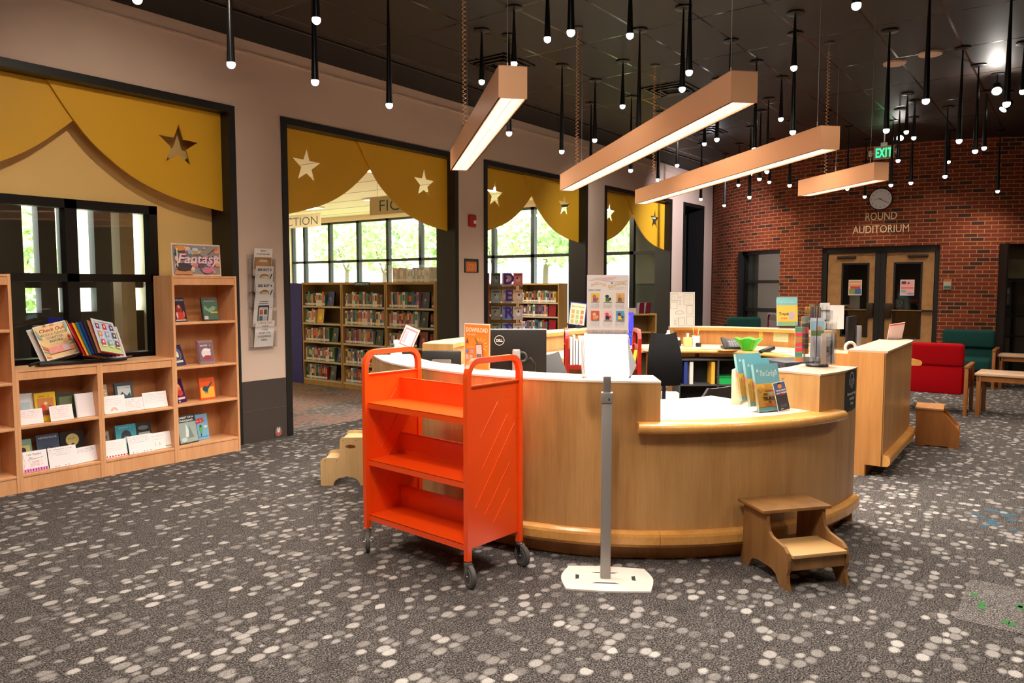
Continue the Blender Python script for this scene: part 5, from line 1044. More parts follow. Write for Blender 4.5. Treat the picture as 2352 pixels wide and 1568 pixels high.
def spine(cn, w, h, d=.15):
    k = (cn, round(w, 3), round(h, 2))
    if k in _bk: return _bk[k]
    mb = MB().box(0, d, -w / 2, w / 2, 0, h, colm(BC[cn], .4)); mb.box(.004, d - .002, -w / 2 + .003, w / 2 - .003, h, h + .001, paper); mb.box(-.0006, 0, -w / 2 + .003, w / 2 - .003, .012, .045, colm((236, 234, 226)))
    mb.box(-.0006, 0, -w / 2 + .005, w / 2 - .005, h * .45, h * .85, colm(BC[random.choice(list(BC))])); o = mb.build('book'); _bk[k] = o; o['_used'] = 0; return o
SPB = []
def put_spine(X, y, z, cn, w, h, where, group):
    o = spine(cn, w, h)
    if o['_used']: o = o.copy(); COL.objects.link(o)
    else: o['_used'] = 1
    o.location = (X, y, z); SPB.append((group, cn, where, -y, o)); return o
def label_spines():
    by = {}
    for g, cn, wh, y, o in SPB: by.setdefault((g, cn, wh), []).append((y, o))
    names = ['leftmost', 'second', 'third', 'fourth', 'fifth', 'sixth', 'seventh', 'eighth', 'ninth']
    for (g, cn, wh), L in by.items():
        L.sort(key=lambda q: q[0])
        for i, (y, o) in enumerate(L): tag(o, (cn + ' spined book ' + wh) if len(L) == 1 else ('%s %s spined book %s' % (names[min(i, 8)], cn, wh)), 'book', g)
rb_ = random.Random(11); nbook = 0
wts = ['red', 'blue', 'teal', 'white', 'white', 'black', 'green', 'purple', 'yellow', 'orange', 'grey', 'brown', 'pink', 'blue', 'black', 'white']
fills = {'left': [.58, .78, .66, .24, .56], 'middle': [.80, .90, .70, .92, .90], 'right': [.5, .6, .62, .62, .62]}
ord_s = ['bottom', 'fourth', 'third', 'second', 'top']
faces = {('left', 4): (10, 40, 120), ('left', 3): (236, 180, 30), ('left', 2): (20, 40, 34), ('left', 1): (16, 34, 90), ('left', 0): (20, 40, 34), ('middle', 3): None, ('middle', 2): (20, 48, 34), ('middle', 1): (120, 24, 24), ('right', 4): (20, 34, 74), ('right', 3): (16, 26, 26), ('right', 2): (120, 16, 24)}
for y0, y1, nm in ((9.33, 10.31, 'left'), (8.33, 9.32, 'middle'), (7.32, 8.32, 'right')):
    for si, z in enumerate(SZ):
        if nm == 'middle' and si == 0: pass
        if nm == 'right' and si < 2: continue       # hidden behind the desk
        y = y1 - .04; end = y1 - .04 - (y1 - y0 - .08) * fills[nm][si]; i = 0
        while y > end:
            w = rb_.choice((.030, .036, .042, .050)); h = rb_.choice((.19, .21, .23)); cn = rb_.choice(wts)
            put_spine(7.93, y - w / 2, z, cn, w, h, 'on the %s shelf, %s bay through doorway' % (ord_s[si], nm), 'books on the %s shelf, %s bay' % (ord_s[si], nm)); y -= w + .0012
        fc = faces.get((nm, si))
        if fc:
            s = cover(.165, .235, fc); s.ell(0, .10, .03, .05, tuple(min(255, v + 70) for v in fc)); s.ell(0, .12, .014, .018, (206, 170, 120)); o = s.build('novel', None, frame((7.95, y - .10, z), (0, -1, 0), (.12, 0, 1))); tag(o, 'face out book at the end of the %s shelf, %s bay through the doorway' % (ord_s[si], nm), 'book', 'face out books in the reading room'); y -= .2
            k = 0
            while y > y0 + .12 and nm == 'right':
                w = .05; put_spine(7.99, y - w / 2, z, rb_.choice(('black', 'brown')), w, .2, 'pushed back on the %s shelf of the %s bay' % (ord_s[si], nm), 'dark books pushed back, right bay'); y -= w + .002
# books along the top of the right bay and its acrylic guard
y = 8.25
while y > 7.2:
    w = rb_.choice((.026, .03, .036)); put_spine(7.98, y - w / 2, 1.681, rb_.choice(wts), w, rb_.choice((.19, .21, .17)), 'along the top of the right oak bookcase', 'books on top of the right bay'); y -= w + .001
t = MB().box(7.93, 7.935, 7.15, 8.3, 1.68, 1.93, acry).build('acrylic_guard'); tag(t, 'clear acrylic guard on top of the right oak bookcase', 'guard')
s = Sheet(.34, .055, (30, 84, 96), .004); s.text('JUVENILE FICTION', 0, .016, .032, (226, 226, 214), wf=.29, bold=.02); o = s.build('shelf_sign', None, frame((7.893, 8.83, 1.628), (0, -1, 0), Z)); tag(o, 'small teal JUVENILE FICTION sign on the middle oak bookcase', 'sign')
t = MB().box(7.9, 8.22, 10.33, 11.6, 0, 1.67, mat('blue_panel', (44, 48, 140), .6)).build('blue_screen'); tag(t, 'blue screen panel at the left end of the oak bookcases', 'screen')
for body, (x, y, z), w, h, lb in (('FICTION', (8.29, 8.22, 2.74), 1.7, .275, 'hanging tan FICTION sign behind the doorway swags, right'), ('FICTION', (10.76, 14.1, 2.93), 1.5, .29, 'hanging FICTION sign at the left edge of the doorway')):
    s = Sheet(w, h, (206, 186, 140), .02); s.text(body, 0 if h < .28 else -.02, .05, .25 if h < .28 else .26, (40, 88, 78), bold=-.002, wf=1.25 if h < .28 else 1.35); o = s.build('hanging_sign', None, frame((x, y, z), (0, -1, 0), Z)); tag(o, lb, 'sign')
    MB().cyl((-w * .4, h, -.01), (-w * .4, ZR - z, -.01), .003, silver, n=6).cyl((w * .4, h, -.01), (w * .4, ZR - z, -.01), .003, silver, n=6).build('hanging_wire', o)
# case behind the third opening
xcase(12.3, 8.12, 9.12, 1.68, SZ, 'oak bookcase through the opening with the acrylic rack, nearest the right jamb'); xcase(12.3, 9.13, 10.1, 1.68, SZ, 'oak bookcase behind the acrylic book rack'); 
for y0, y1, nm in ((8.12, 9.12, 'right'),):
    for si in (4, 3, 2):
        y = y1 - .04; z = SZ[si]
        while y > y0 + (.30 if nm == 'right' and si < 4 else .12):
            w = rb_.choice((.03, .04, .05)); cn = rb_.choice(wts); put_spine(12.33, y - w / 2, z, cn, w, rb_.choice((.19, .21, .23)), 'on the %s shelf of the case behind the acrylic rack' % ord_s[si], 'books in the %s case behind the acrylic rack' % nm); y -= w + .001
        if nm == 'right' and si < 4:
            s = cover(.17, .24, (150, 22, 26)); o = s.build('novel', None, frame((12.34, y - .1, z), (0, -1, 0), (.1, 0, 1))); tag(o, 'red face out book on the %s shelf behind the acrylic rack' % ord_s[si], 'book', 'face out books in the reading room')
# acrylic READERS rack
t = empty('acrylic_rack', (9.62, 7.46, 0), math.atan2(-.52, .39), 'tall clear acrylic rack of face out paperbacks with purple letters', 'book rack'); 
for x in (-.36, .36): MB().box(x - .005, x + .005, 0, .12, 0, 1.9, acry).build('side_panel', t)
for k, z in enumerate((1.62, 1.35, 1.08, .81, .54)):
    MB().box(-.36, .36, 0, .12, z - .012, z - .006, acry).box(-.36, .36, -.003, 0, z - .006, z + .07, acry).build('shelf', t)
MB().box(-.38, .38, -.02, .16, 0, .05, blackp).build('base', t)
pc = [(150, 60, 50), (90, 96, 90), (206, 160, 160), (226, 120, 110), (170, 70, 60), (120, 130, 120), (190, 180, 176), (236, 190, 160), (130, 70, 60), (110, 100, 80), (80, 120, 190), (214, 190, 180), (150, 80, 60), (120, 130, 90), (110, 150, 196), (226, 196, 196)]
Mr = Matrix.Translation(t.location) @ Matrix.Rotation(t.rotation_euler.z, 4, 'Z')
rows_ = ['top', 'second', 'third', 'fourth']; coln = ['first', 'second', 'third', 'fourth']
for k, z in enumerate((1.62, 1.35, 1.08, .81)):
    for j in range(4):
        c = pc[k * 4 + j]; s = cover(.155, .215, c, .015); s.ell(rb_.uniform(-.03, .03), .10, .035, .04, tuple(min(255, v + 50) for v in c)); s.ell(rb_.uniform(-.03, .03), .13, .014, .02, (60, 50, 60)); s.rect(-.06, .06, .17, .2, tuple(max(0, v - 50) for v in c))
        o = s.build('paperback', None, Mr @ frame((-.27 + j * .18, .03, z), (1, 0, 0), (0, .15, 1))); tag(o, 'face out paperback, %s column of the %s row in the acrylic rack' % (coln[j], rows_[k]), 'book', 'paperbacks in the acrylic rack')
for k, ch in enumerate('DERS'):
    s = Sheet(.2, .2, None); s.lv = .001; s.text(ch, 0, .86 - k * .27, .24, (84, 40, 140), bold=.03); s.build('letter', t, None).matrix_local = frame((.12, -.008, .80), (1, 0, 0), Z)
# low case by the fourth opening
t = empty('low_bookcase', (12.15, 6.25, 0), R(-37), 'low oak bookcase beneath the narrow far opening, maroon bookends on top', 'bookcase')
MB().box(-.35, .30, 0, .3, 1.10, 1.13, oaky).build('top', t); MB().box(.27, .30, 0, .3, 0, 1.10, oaky).build('side_panel', t); MB().box(-.35, -.32, 0, .3, 0, 1.10, oaky).build('side_panel', t); MB().box(-.32, .27, .28, .3, 0, 1.1, inner).build('back_panel', t)
for z in (.45, .80): MB().box(-.32, .27, 0, .28, z - .02, z, oaky).build('shelf', t)
for i, dx in enumerate((-.03, .10)):
    o = MB().prism([(0, 0), (.10, 0), (.11, .2), (.02, .19)], 0, .12, maroon, Matrix(((1, 0, 0, 0), (0, 0, 1, 0), (0, 1, 0, 0), (0, 0, 0, 1)))).build('bookend'); o.matrix_world = t.matrix_basis @ Matrix.Translation((dx, .05, 1.131)); tag(o, ('left', 'right')[i] + ' maroon bookend on the low oak bookcase by the far opening', 'bookend')
MB_ = Sheet(.22, .1, (216, 200, 190), .02); o = MB_.build('book', None, t.matrix_basis @ frame((-.18, .08, 1.131), (1, 0, 0), Z)); tag(o, 'pale book lying on the low oak bookcase by the far opening', 'book')

# ================================================================ THINGS ON THE DESK
HT = HZ_ + .009
def pol1(r, a): return Vector((C1[0] + r * math.cos(R(a)), C1[1] + r * math.sin(R(a)), 0))
# download sign
s = Sheet(.255, .30, (244, 130, 36), .002); s.rect(-.1275, .1275, .292, .30, (240, 220, 214)); s.rect(-.1275, -.122, 0, .30, (240, 214, 200)); s.rect(.122, .1275, 0, .3, (240, 214, 200))
s.text('DOWNLOAD', 0, .243, .040, (252, 228, 200), bold=.02, wf=.215); s.text('THE NEW', -.055, .218, .02, (252, 206, 160)); s.text('A', -.095, .165, .05, (60, 46, 40), bold=.02, wf=.024); s.rect(-.103, -.087, .17, .175, (60, 46, 40)); s.text('APP TODAY!', -.05, .138, .013, (250, 190, 120))
s.ell(-.09, .112, .014, .014, (60, 110, 190)); s.rect(-.055, -.03, .10, .125, (190, 130, 160)); s.rect(-.105, -.078, .06, .088, (214, 190, 190)); s.rect(-.063, -.036, .06, .088, (214, 190, 190)); s.rect(-.101, -.082, .064, .084, (180, 150, 160)); s.rect(-.059, -.04, .064, .084, (180, 150, 160))
s.rect(.0, .065, .065, .165, (110, 40, 30), -.10 + .2); s.rect(.005, .06, .07, .16, (246, 196, 190), .10); s.rect(.012, .032, .075, .1, (90, 70, 90), .10); s.rect(.036, .058, .075, .1, (110, 80, 120), .10); s.poly([(-.01, .205), (.0, .208), (.016, .178), (.022, .183), (.02, .163), (.0, .172), (.006, .175)], (96, 110, 40))
for k in range(6): a = R(110 - k * 28); s.line([(.045 + .045 * math.cos(a), .155 + .03 * math.sin(a)), (.045 + .072 * math.cos(a), .155 + .055 * math.sin(a))], .005, (252, 206, 150))
o = s.build('download_sign', None, frame((3.833, 3.18, HT), (3.813 - 3.853, 3.056 - 3.307, 0), (.02, 0, 1))); tag(o, 'orange DOWNLOAD app sign in a clear stand on the tall curved counter', 'sign')
MB().box(-.13, .13, 0, .002, -.05, .05, acry).box(-.13, .13, .0, .303, -.005, -.003, acry).build('acrylic_stand', o)
# white scanner cradle and leaflets at the left end
t = empty('scanner_cradle', (4.17, 4.28, HT), 0, 'small white device with a round knob at the left end of the curved counter', 'scanner'); MB().lathe([(.0001, 0), (.05, 0), (.045, .02), (.02, .05), (.014, .09), (.0001, .09)], white).build('base', t); MB().lathe([(.0001, .09), (.02, .09), (.024, .11), (.018, .125), (.0001, .127)], white).build('knob', t)
t = empty('leaflet_stand', (4.22, 4.24, HT), R(-53), 'tilted clear holder of pink flyers at the left end of the curved counter', 'leaflet holder')
MB().prism([(0, 0), (.10, 0), (.02, .19), (.0, .2)], -.06, -.057, acry, XZ()).build('side', t)
for k, c in enumerate(((236, 190, 60), (170, 60, 60), (240, 200, 190))):
    s = Sheet(.12, .18, c, .002); 
    if k == 2: s.rect(-.052, .052, .02, .165, (206, 110, 110)); s.rect(-.042, .042, .03, .15, (240, 214, 206)); s.rect(-.035, -.015, .04, .14, (200, 150, 160))
    o = s.build('flyer', None, frame(Vector((4.25, 4.27, HT + .055)) + Vector((-.8, -.6, 0)) * .012 * k, Vector((.6, -.8, -.42)), Vector((.30, -.05, .9)))); tag(o, ['yellow flyer at the back of the tilted holder', 'dark red flyer in the middle of the tilted holder', 'pink flyer at the front of the tilted holder'][k], 'flyer', 'flyers in the tilted holder')
# monitors
wz = .736
dr = Vector((.228, -.30, 0)).normalized()
t = empty('computer_monitor', (4.28, 3.22, wz), math.atan2(dr.y, dr.x), 'large dark monitor seen from behind, round logo on its back', 'monitor'); pivot = t
MB().bbox(-.215, .215, -.02, .02, .25, .575, mat('monitor_back', (26, 22, 20), .6, 0, .2), .006).bbox(-.216, .216, -.0, .024, .568, .580, mat('monitor_edge', (170, 168, 164), .4), .002).build('screen', t)
MB().bbox(-.03, .03, -.075, -.03, 0, .44, silver, .012).build('stand_pole', t); MB().bbox(-.1, .12, -.1, .1, 0, .012, silver, .005).build('foot', t)
s = Sheet(0, 0, None); s.lv = 0; s.ring(0, 0, .034, .034, .004, (200, 196, 190)); s.text('DELL', 0, -.009, .025, (200, 196, 190), bold=.03, wf=.046); s.build('logo', t).matrix_local = frame((-.12, -.0215, .50), (1, 0, 0), Z)
MB().tube([(.06, -.04, .36), (.10, -.07, .38), (.13, -.08, .34), (.14, -.07, .2), (.12, -.05, .05)], .006, blackp, 6).tube([(.04 + .032 * math.cos(a * .4), -.045, .385 + .032 * math.sin(a * .4)) for a in range(16)], .008, dgrey, 6, True).build('cable', t)
o = t; t.location = (4.30, 3.20, wz); t.scale = (1, 1, 1)
t = empty('touch_monitor', (4.26, 3.88, wz), math.atan2(-.22, .16), 'small black touch screen on a bracket, seen from behind the curved counter', 'monitor')
t.scale = (1.06, 1, .935); MB().bbox(-.14, .14, -.012, .012, .24, .42, blackp, .01).build('screen', t); MB().bbox(-.07, .07, -.04, -.012, .27, .35, mat('bracket_grey', (140, 136, 136), .3, .5), .01).box(-.06, .06, -.042, -.04, .343, .348, chrome).cyl((0, -.05, .30), (0, -.08, .10), .014, silver).build('bracket', t); MB().bbox(-.09, .09, -.14, .06, 0, .012, blackp, .005).cyl((0, -.08, .01), (0, -.08, .12), .014, silver).build('foot', t)
# wheel chairs inside
def chair(loc, rz, label, hb, z0, wd=.44, mesh=True):
    t = empty('office_chair', loc, rz, label, 'office chair'); mm = mat('chair_mesh', (16, 15, 15), .8, 0, .1); fab = mat('chair_grey', (64, 62, 62), .9)
    ns_ = 8; pts = []
    for j in range(9):
        v = j / 8; w = wd / 2 * (.62 + .38 * math.sin(PI * min(1, v * .62 + .30))) ; bulge = .05 * math.sin(PI * v) - .05 * v
        for i in range(ns_ + 1):
            u = i / ns_ * 2 - 1; pts.append((u * w, -bulge + .06 * (u * u), z0 + (hb - z0) * v + .02 * u * u * (v > .9)))
    fs = [(j * 9 + i, j * 9 + i + 1, (j + 1) * 9 + i + 1, (j + 1) * 9 + i) for j in range(8) for i in range(8)]
    n = len(pts); allp = pts + [(x, y + .022, z) for x, y, z in pts]
    rim = [(i, i + 1) for i in range(8)] + [(72 + i + 1, 72 + i) for i in range(8)] + [((j + 1) * 9, j * 9) for j in range(8)] + [(j * 9 + 8, (j + 1) * 9 + 8) for j in range(8)]
    b_ = MB().add(allp, fs + [tuple(k + n for k in reversed(f)) for f in fs] + [(a, b, b + n, a + n) for a, b in rim], fab if not mesh else mm, True); b_.build('backrest', t)
    MB().bbox(-.23, .23, -.50, -.04, .44, .52, fab, .03).build('seat', t); MB().cyl((0, -.27, .08), (0, -.27, .44), .03, blackm).tube([(0, -.2, .44), (0, .06, .46), (0, .07, z0 + .12)], .018, blackp, 8).build('column', t)
    for k in range(5): a = 2 * PI * k / 5; MB().tube([(0, -.27, .10), (.27 * math.cos(a), -.27 + .27 * math.sin(a), .07)], .018, blackp, 8).sphere((.27 * math.cos(a), -.27 + .27 * math.sin(a), .03), .03, blackp).build('foot', t)
    return t
chair((6.66, 3.16, 0), R(-36 - 16), 'black mesh office chair inside the desk, right of the red cart', 1.155, .66, .34)
chair((5.02, 3.42, 0), R(-30), 'dark office chair half hidden behind the large monitor', 1.06, .62, .44, False)
chair((5.62, 2.28, 0), R(160), 'grey office chair whose top shows above the low worktop', .83, .55, .46, False)
# printed map in a clear stand on the far counter
HB = HZ_ + .006
s = Sheet(.33, .47, (232, 222, 208), .003); ln = (90, 84, 80)
for (x0, x1, y0, y1) in ((-.16, -.06, .36, .45), (-.16, -.07, .25, .34), (.02, .15, .30, .45), (.06, .14, .18, .29), (-.05, .03, .02, .13), (.06, .15, .03, .15)): s.line([(x0, y0), (x1, y0), (x1, y1), (x0, y1), (x0, y0)], .003, ln); s.lv -= s.eps
for (x, y) in ((-.03, .40), (-.03, .35), (-.03, .31), (-.1, .09), (-.1, .05)): s.ring(x, y, .012, .014, .0025, ln, 4)
s.ring(-.04, .2, .055, .022, .003, ln); s.lines(.03, .14, .43, .32, 5, .008, (130, 124, 120)); s.lines(-.09, -.02, .12, .03, 5, .006, (130, 110, 110)); s.lines(-.15, -.08, .44, .37, 4, .006, (130, 124, 120))
q = Vector((9.36, 4.12, 0)); vr = Vector((.6015, -.7989, 0)).normalized()
o = s.build('floor_map', None, frame((9.38, 4.22, HB), vr, (.05, .03, 1))); tag(o, 'black and white floor plan in a clear stand on the far counter', 'map'); MB().box(-.165, .165, 0, .475, .004, .006, acry).box(-.165, .165, 0, .003, -.05, .06, acry).build('acrylic_stand', o)
# front leaflet holder on the low counter
LW = .8362
t = empty('leaflet_holder', (4.76, 1.60, LW), 0, 'three tier clear holder of Cardigan flyers on the low worktop', 'leaflet holder'); 
fr0 = Vector((.237, -.121, 0)).normalized(); Mh = frame((4.741, 1.533, LW), fr0, Z); Mi = Matrix.Translation(t.location).inverted() @ Mh
def card1(s, w, h, full=True):
    s.rect(-w / 2, w / 2, h * .58, h, (112, 176, 188)); s.text('The Cardigan', .012, h * .74, h * .17, (226, 240, 240), shear=.3, wf=w * .70, bold=.0); s.text('A', -w * .37, h * .83, h * .09, (240, 246, 246), bold=.02); s.ell(w * .36, h * .84, .006, .006, (240, 246, 246)); 
    if full:
        s.rect(-w / 2, w / 2, h * .09, h * .58, (232, 176, 62)); s.lines(-w * .2, w * .46, h * .55, h * .46, 4, .004, (120, 80, 30), .0012); s.rect(-w * .2, w * .2, h * .405, h * .435, (226, 90, 60)); s.ring(-w * .36, h * .46, .014, .016, .003, (120, 120, 110), 16)
        s.rect(-w * .26, -w * .1, h * .33, h * .38, (120, 96, 40)); s.rect(-w * .05, w * .10, h * .33, h * .4, (200, 196, 190)); s.text('TRUNK', -w * .07, h * .23, h * .105, (34, 28, 26), bold=.05, wf=w * .50); s.text('OR', -w * .05, h * .175, h * .055, (34, 28, 26), bold=.05); s.text('TREAT', -w * .05, h * .10, h * .09, (232, 110, 50), bold=.05, wf=w * .46); s.rect(-w / 2, w / 2, 0, h * .085, (130, 184, 190))
for k in range(3):
    off = (k * -.055, k * -.05 * -1)  # each tier further back, left and higher
    dx_, dz_, dy_ = -.030 * k, .030 * k, -.045 * k
    mb = MB(); Mk = Mi @ Matrix.Translation((dx_, dz_, dy_)); th = .03
    for sx in (-1, 1): mb.prism([(0, -.0), (.045, 0), (-.012, .20), (-.03, .20)], sx * .125 - .0015, sx * .125 + .0015, acry, Mk @ Matrix(((0, 0, 1, 0), (0, 1, 0, 0), (1, 0, 0, 0), (0, 0, 0, 1))))
    mb.box(-.125, .125, 0, .002, 0, .045, acry, Mk).build('tier', t)
    mb = MB().box(-.125, .125, .0, .14, .046, .048, acry, Mk @ Matrix.Rotation(R(-14), 4, 'X')); mb.build('tier', t)
    for j in range(1):
        w, h = .205, .30; s = Sheet(w, h, None, .02); s.box(-w / 2, w / 2, 0, h, -.020, 0, colm((130, 176, 176))); card1(s, w, h, True)
        s.box(-w / 2 - .0006, -w / 2, h * .1, h * .6, -.019, -.002, colm((214, 170, 80))); s.box(-w / 2 - .0012, -w / 2 - .0006, h * .5, h * .62, -.019, -.002, colm((226, 130, 90)))
        o = s.build('flyer_stack', None, Mh @ Matrix.Translation((dx_ - .012, dz_ + .004, dy_ + .030)) @ Matrix.Rotation(R(-13), 4, 'X')); tag(o, ['front stack of Cardigan flyers advertising Trunk or Treat', 'middle stack of teal topped Cardigan flyers', 'back stack of teal topped Cardigan flyers'][k], 'flyers', 'Cardigan flyers in the clear holder')
w, h = .105, .185; s = Sheet(w, h, (244, 240, 236), .0015); s.rect(-w / 2 + .004, w / 2 - .004, .005, h - .005, (56, 56, 64)); s.rect(-w / 2 + .005, w / 2 - .005, h * .62, h - .006, (80, 100, 150)); s.rect(-.014, .014, h - .014, h - .006, (20, 20, 24)); s.ell(0, h * .84, .018, .014, (236, 150, 50)); s.text('YOUR RIDE,', 0, h * .68, .013, (250, 240, 240), bold=.04, wf=.084); s.text('ONLY EASIER', 0, h * .59, .013, (250, 240, 240), bold=.04, wf=.086); s.rect(-.03, .03, h * .54, h * .565, (180, 50, 60)); s.lines(-.03, .03, h * .22, h * .14, 4, .003, (150, 150, 156), .0007); s.rect(-.03, -.005, .012, .018, (190, 190, 190))
o = s.build('phone_shaped_flyer', None, Mh @ Matrix.Translation((.066, .004, .058)) @ Matrix.Rotation(R(-12), 4, 'X') @ Matrix.Rotation(R(6), 4, 'Z')); tag(o, 'phone shaped app flyer leaning against the front of the clear holder', 'flyer')
# spinner on the pedestal
t = empty('leaflet_spinner', (5.36, 1.42, HT), 0, 'clear acrylic leaflet spinner on a black base on the desk pedestal', 'leaflet holder'); MB().lathe([(.0001, 0), (.07, 0), (.075, .006), (.07, .014), (.02, .02), (.0001, .02)], blackp).build('base', t)
for k, (a, hz_) in enumerate(((35, 0), (125, 0), (215, 0), (305, 0), (35, .12), (215, .12))):
    M_ = Matrix.Rotation(R(a), 4, 'Z') @ Matrix.Translation((0, -.075, .022 + hz_)); mb = MB()
    mb.box(-.06, .06, -.03, -.028, 0, .16, acry, M_).box(-.06, .06, .0, .002, 0, .24, acry, M_).box(-.06, -.058, -.03, 0, 0, .2, acry, M_).box(.058, .06, -.03, 0, 0, .2, acry, M_).box(-.06, .06, -.03, 0, 0, .002, acry, M_).build('pocket', t)
MB().tube([(-.03, 0, .02), (-.03, 0, .40), (.05, 0, .40), (.05, 0, .02)], .003, chrome, 6).build('wire_frame', t)
vw = Vector((-.80, -.28, 0)).normalized()
lf = [((-.125, .005, .03), (96, 180, 120), .05, .24, 'green edged leaflets at the left of the clear spinner'), ((-.07, .04, .08), (206, 110, 60), .05, .26, 'orange banded leaflets behind in the clear spinner'), ((.0, -.0, .06), (196, 200, 214), .095, .27, 'pale leaflet with a landscape in the middle of the clear spinner'), ((.055, -.045, .022), (206, 206, 206), .085, .205, 'white leaflet with black scribbled drawing in the clear spinner'), ((.02, -.06, .022), (226, 200, 180), .035, .20, 'cream narrow leaflet in the clear spinner')]
for (dx, dd, dz), c, w, h, lb in lf:
    s = Sheet(w, h, c, .006)
    if 'scribbled' in lb:
        s.rect(-w * .45, w * .45, .012, h * .78, (186, 186, 188)); pts = [(random.uniform(-.032, .032), random.uniform(.03, .14)) for _ in range(26)]; s.line(pts, .0018, (60, 60, 64)); s.scrawl(-w * .3, w * .3, h * .86, .012, (60, 60, 66), .001)
    elif 'landscape' in lb: s.rect(-w * .45, w * .45, h * .6, h * .92, (150, 190, 206)); s.rect(-w * .45, w * .45, h * .55, h * .68, (110, 130, 70)); s.ell(.01, h * .74, .02, .014, (206, 150, 110))
    elif 'green' in lb or 'orange' in lb:
        for k in range(7): s.rect(-w / 2, w / 2, h * k / 7, h * (k + .8) / 7, random.choice([(60, 110, 96), (206, 120, 60), (90, 130, 120), (60, 80, 76), (226, 60, 80)])); s.lv -= s.eps * .8
    P_ = Vector((5.36, 1.42, HT)) + vr * dx + Vector((.80, .60, 0)) * dd + Vector((0, 0, dz))
    o = s.build('leaflet', None, frame(P_, vr, (.03, .02, 1))); tag(o, lb, 'leaflet', 'leaflets in the clear spinner')
# sensory bags sign on the pedestal face
s = Sheet(.232, .275, None, .003); o = None; mb = MB(); sg = mat('sign_slate', (46, 46, 46), .5)
sh = Sheet(.22, .27, None); k_ = sh
def bend(s, a0, r):   # wrap a sheet built around x=0 onto the curved front
    s.v = [tuple(pol1(r + v[2] + .001, a0 + math.degrees(v[0] / r)) + Vector((0, 0, v[1]))) for v in s.v]; return s
nseg = 8
for i in range(nseg): x0 = -.113 + .226 * i / nseg; x1 = -.113 + .226 * (i + 1) / nseg; inset = .008 if i in (0, nseg - 1) else 0; s.box(x0, x1, inset * .5, .272 - inset * .5, 0, .004, sg)
s.lv = .0046; g_ = (196, 200, 196)
s.ring(0, .205, .036, .046, .003, g_, 22); s.ring(0, .205, .046, .052, .005, g_, 16, 0, PI); s.ring(-.045, .195, .010, .018, .004, g_, 12); s.ring(.045, .195, .010, .018, .004, g_, 12); s.ring(-.014, .195, .013, .022, .0025, g_, 12); s.ring(.014, .195, .013, .022, .0025, g_, 12); s.ring(0, .18, .02, .03, .0025, g_, 14)
s.text('Sensory Bags', 0, .108, .030, g_, bold=.02, wf=.19); s.text('Available', 0, .075, .030, g_, bold=.02); s.text('Here', 0, .042, .030, g_, bold=.02); s.scrawl(-.06, .06, .018, .005, (150, 150, 150), .001)
s.v = [(v[0], v[1] + .795, v[2]) for v in s.v]; bend(s, -92.8, 1.80); o = s.build('sensory_sign'); tag(o, 'black sign reading Sensory Bags Available Here on the desk pedestal', 'sign')
# small things on the back worktop
BW = .838
def put(o, x, y, z=BW): o.location = (x, y, z); return o
o = MB().lathe([(.0001, 0), (.045, 0), (.05, .14), (.046, .14), (.042, .01), (.0001, .01)], white, (0, 0), 24).build('pen_cup'); put(o, 9.28, 3.98); tag(o, 'white pen cup on the back worktop', 'cup')
for k in range(8):
    a = k * .9; c = [(200, 40, 40), (206, 60, 50), (226, 190, 60), (90, 150, 70), (214, 60, 60), (240, 200, 80), (60, 120, 60), (206, 90, 40)][k]
    p = MB().cyl((0, 0, 0), (.035 * math.cos(a), .035 * math.sin(a), .19 + .02 * (k % 3)), .005, colm(c), n=8).build('pencil'); put(p, 9.28 + .008 * math.cos(a), 3.98 + .008 * math.sin(a), BW + .011); tag(p, ('red', 'dark red', 'yellow', 'light green', 'bright red', 'pale yellow', 'dark green', 'orange')[k] + ' pencil standing in the white pen cup', 'pencil', 'pencils in the pen cup')
o = MB().lathe([(.0001, 0), (.035, 0), (.035, .15), (.02, .17), (.02, .20), (.0001, .20)], white).build('bottle'); put(o, 9.21, 4.34); tag(o, 'tall white bottle at the left end of the back worktop', 'bottle')
o = MB().bbox(-.03, .03, -.03, .03, 0, .075, blackp, .006).bbox(-.018, .018, -.018, .018, .075, .11, white, .004).box(-.025, .02, -.0305, -.03, .02, .05, paper).build('ink_bottle'); put(o, 9.2, 4.19); o.rotation_euler = (0, 0, R(37)); tag(o, 'small black bottle with white label on the back worktop', 'bottle')
o = MB().bbox(-.055, .055, -.03, .03, 0, .115, mat('cream_box', (228, 190, 120), .5), .006).cyl((0, 0, .115), (0, 0, .17), .016, white).build('glue_dispenser'); put(o, 9.22, 4.07); o.rotation_euler = (0, 0, R(-50)); tag(o, 'cream dispenser with a white nozzle beside the pen cup', 'dispenser')
o = MB().bbox(-.03, .03, -.03, .03, 0, .05, blackp, .01).build('stapler'); put(o, 9.22, 3.92); tag(o, 'small black block beside the pen cup', 'stapler')
t = empty('desk_phone', (9.18, 3.46, BW), R(-53), 'black desk phone left of the green bowl', 'telephone'); M_ = Matrix.Rotation(R(32), 4, 'X'); MB().bbox(-.12, .14, -.1, .1, 0, .035, blackp, .01).build('base', t); MB().bbox(-.06, .13, -.1, .1, .02, .05, mat('phone_grey', (62, 62, 66), .4), .006, Matrix.Translation((0, .03, .03)) @ M_).build('keypad', t); MB().bbox(-.125, -.07, -.11, .11, .03, .075, blackp, .02, Matrix.Translation((0, .03, .03)) @ M_).build('handset', t)
kb = MB()
for i in range(5):
    for j in range(5): kb.box(-.04 + i * .03, -.02 + i * .03, -.085 + j * .025, -.068 + j * .025, .05, .056, mat('phone_keys', (130, 130, 136), .5), Matrix.Translation((0, .03, .03)) @ M_)
kb.build('buttons', t)['kind'] = 'stuff'
n = 40; prof = [(.05, 0), (.075, .02), (.12, .09), (.165, .15)]
mb = MB(); gb = mat('lime_plastic', (92, 236, 60), .35); vs = []
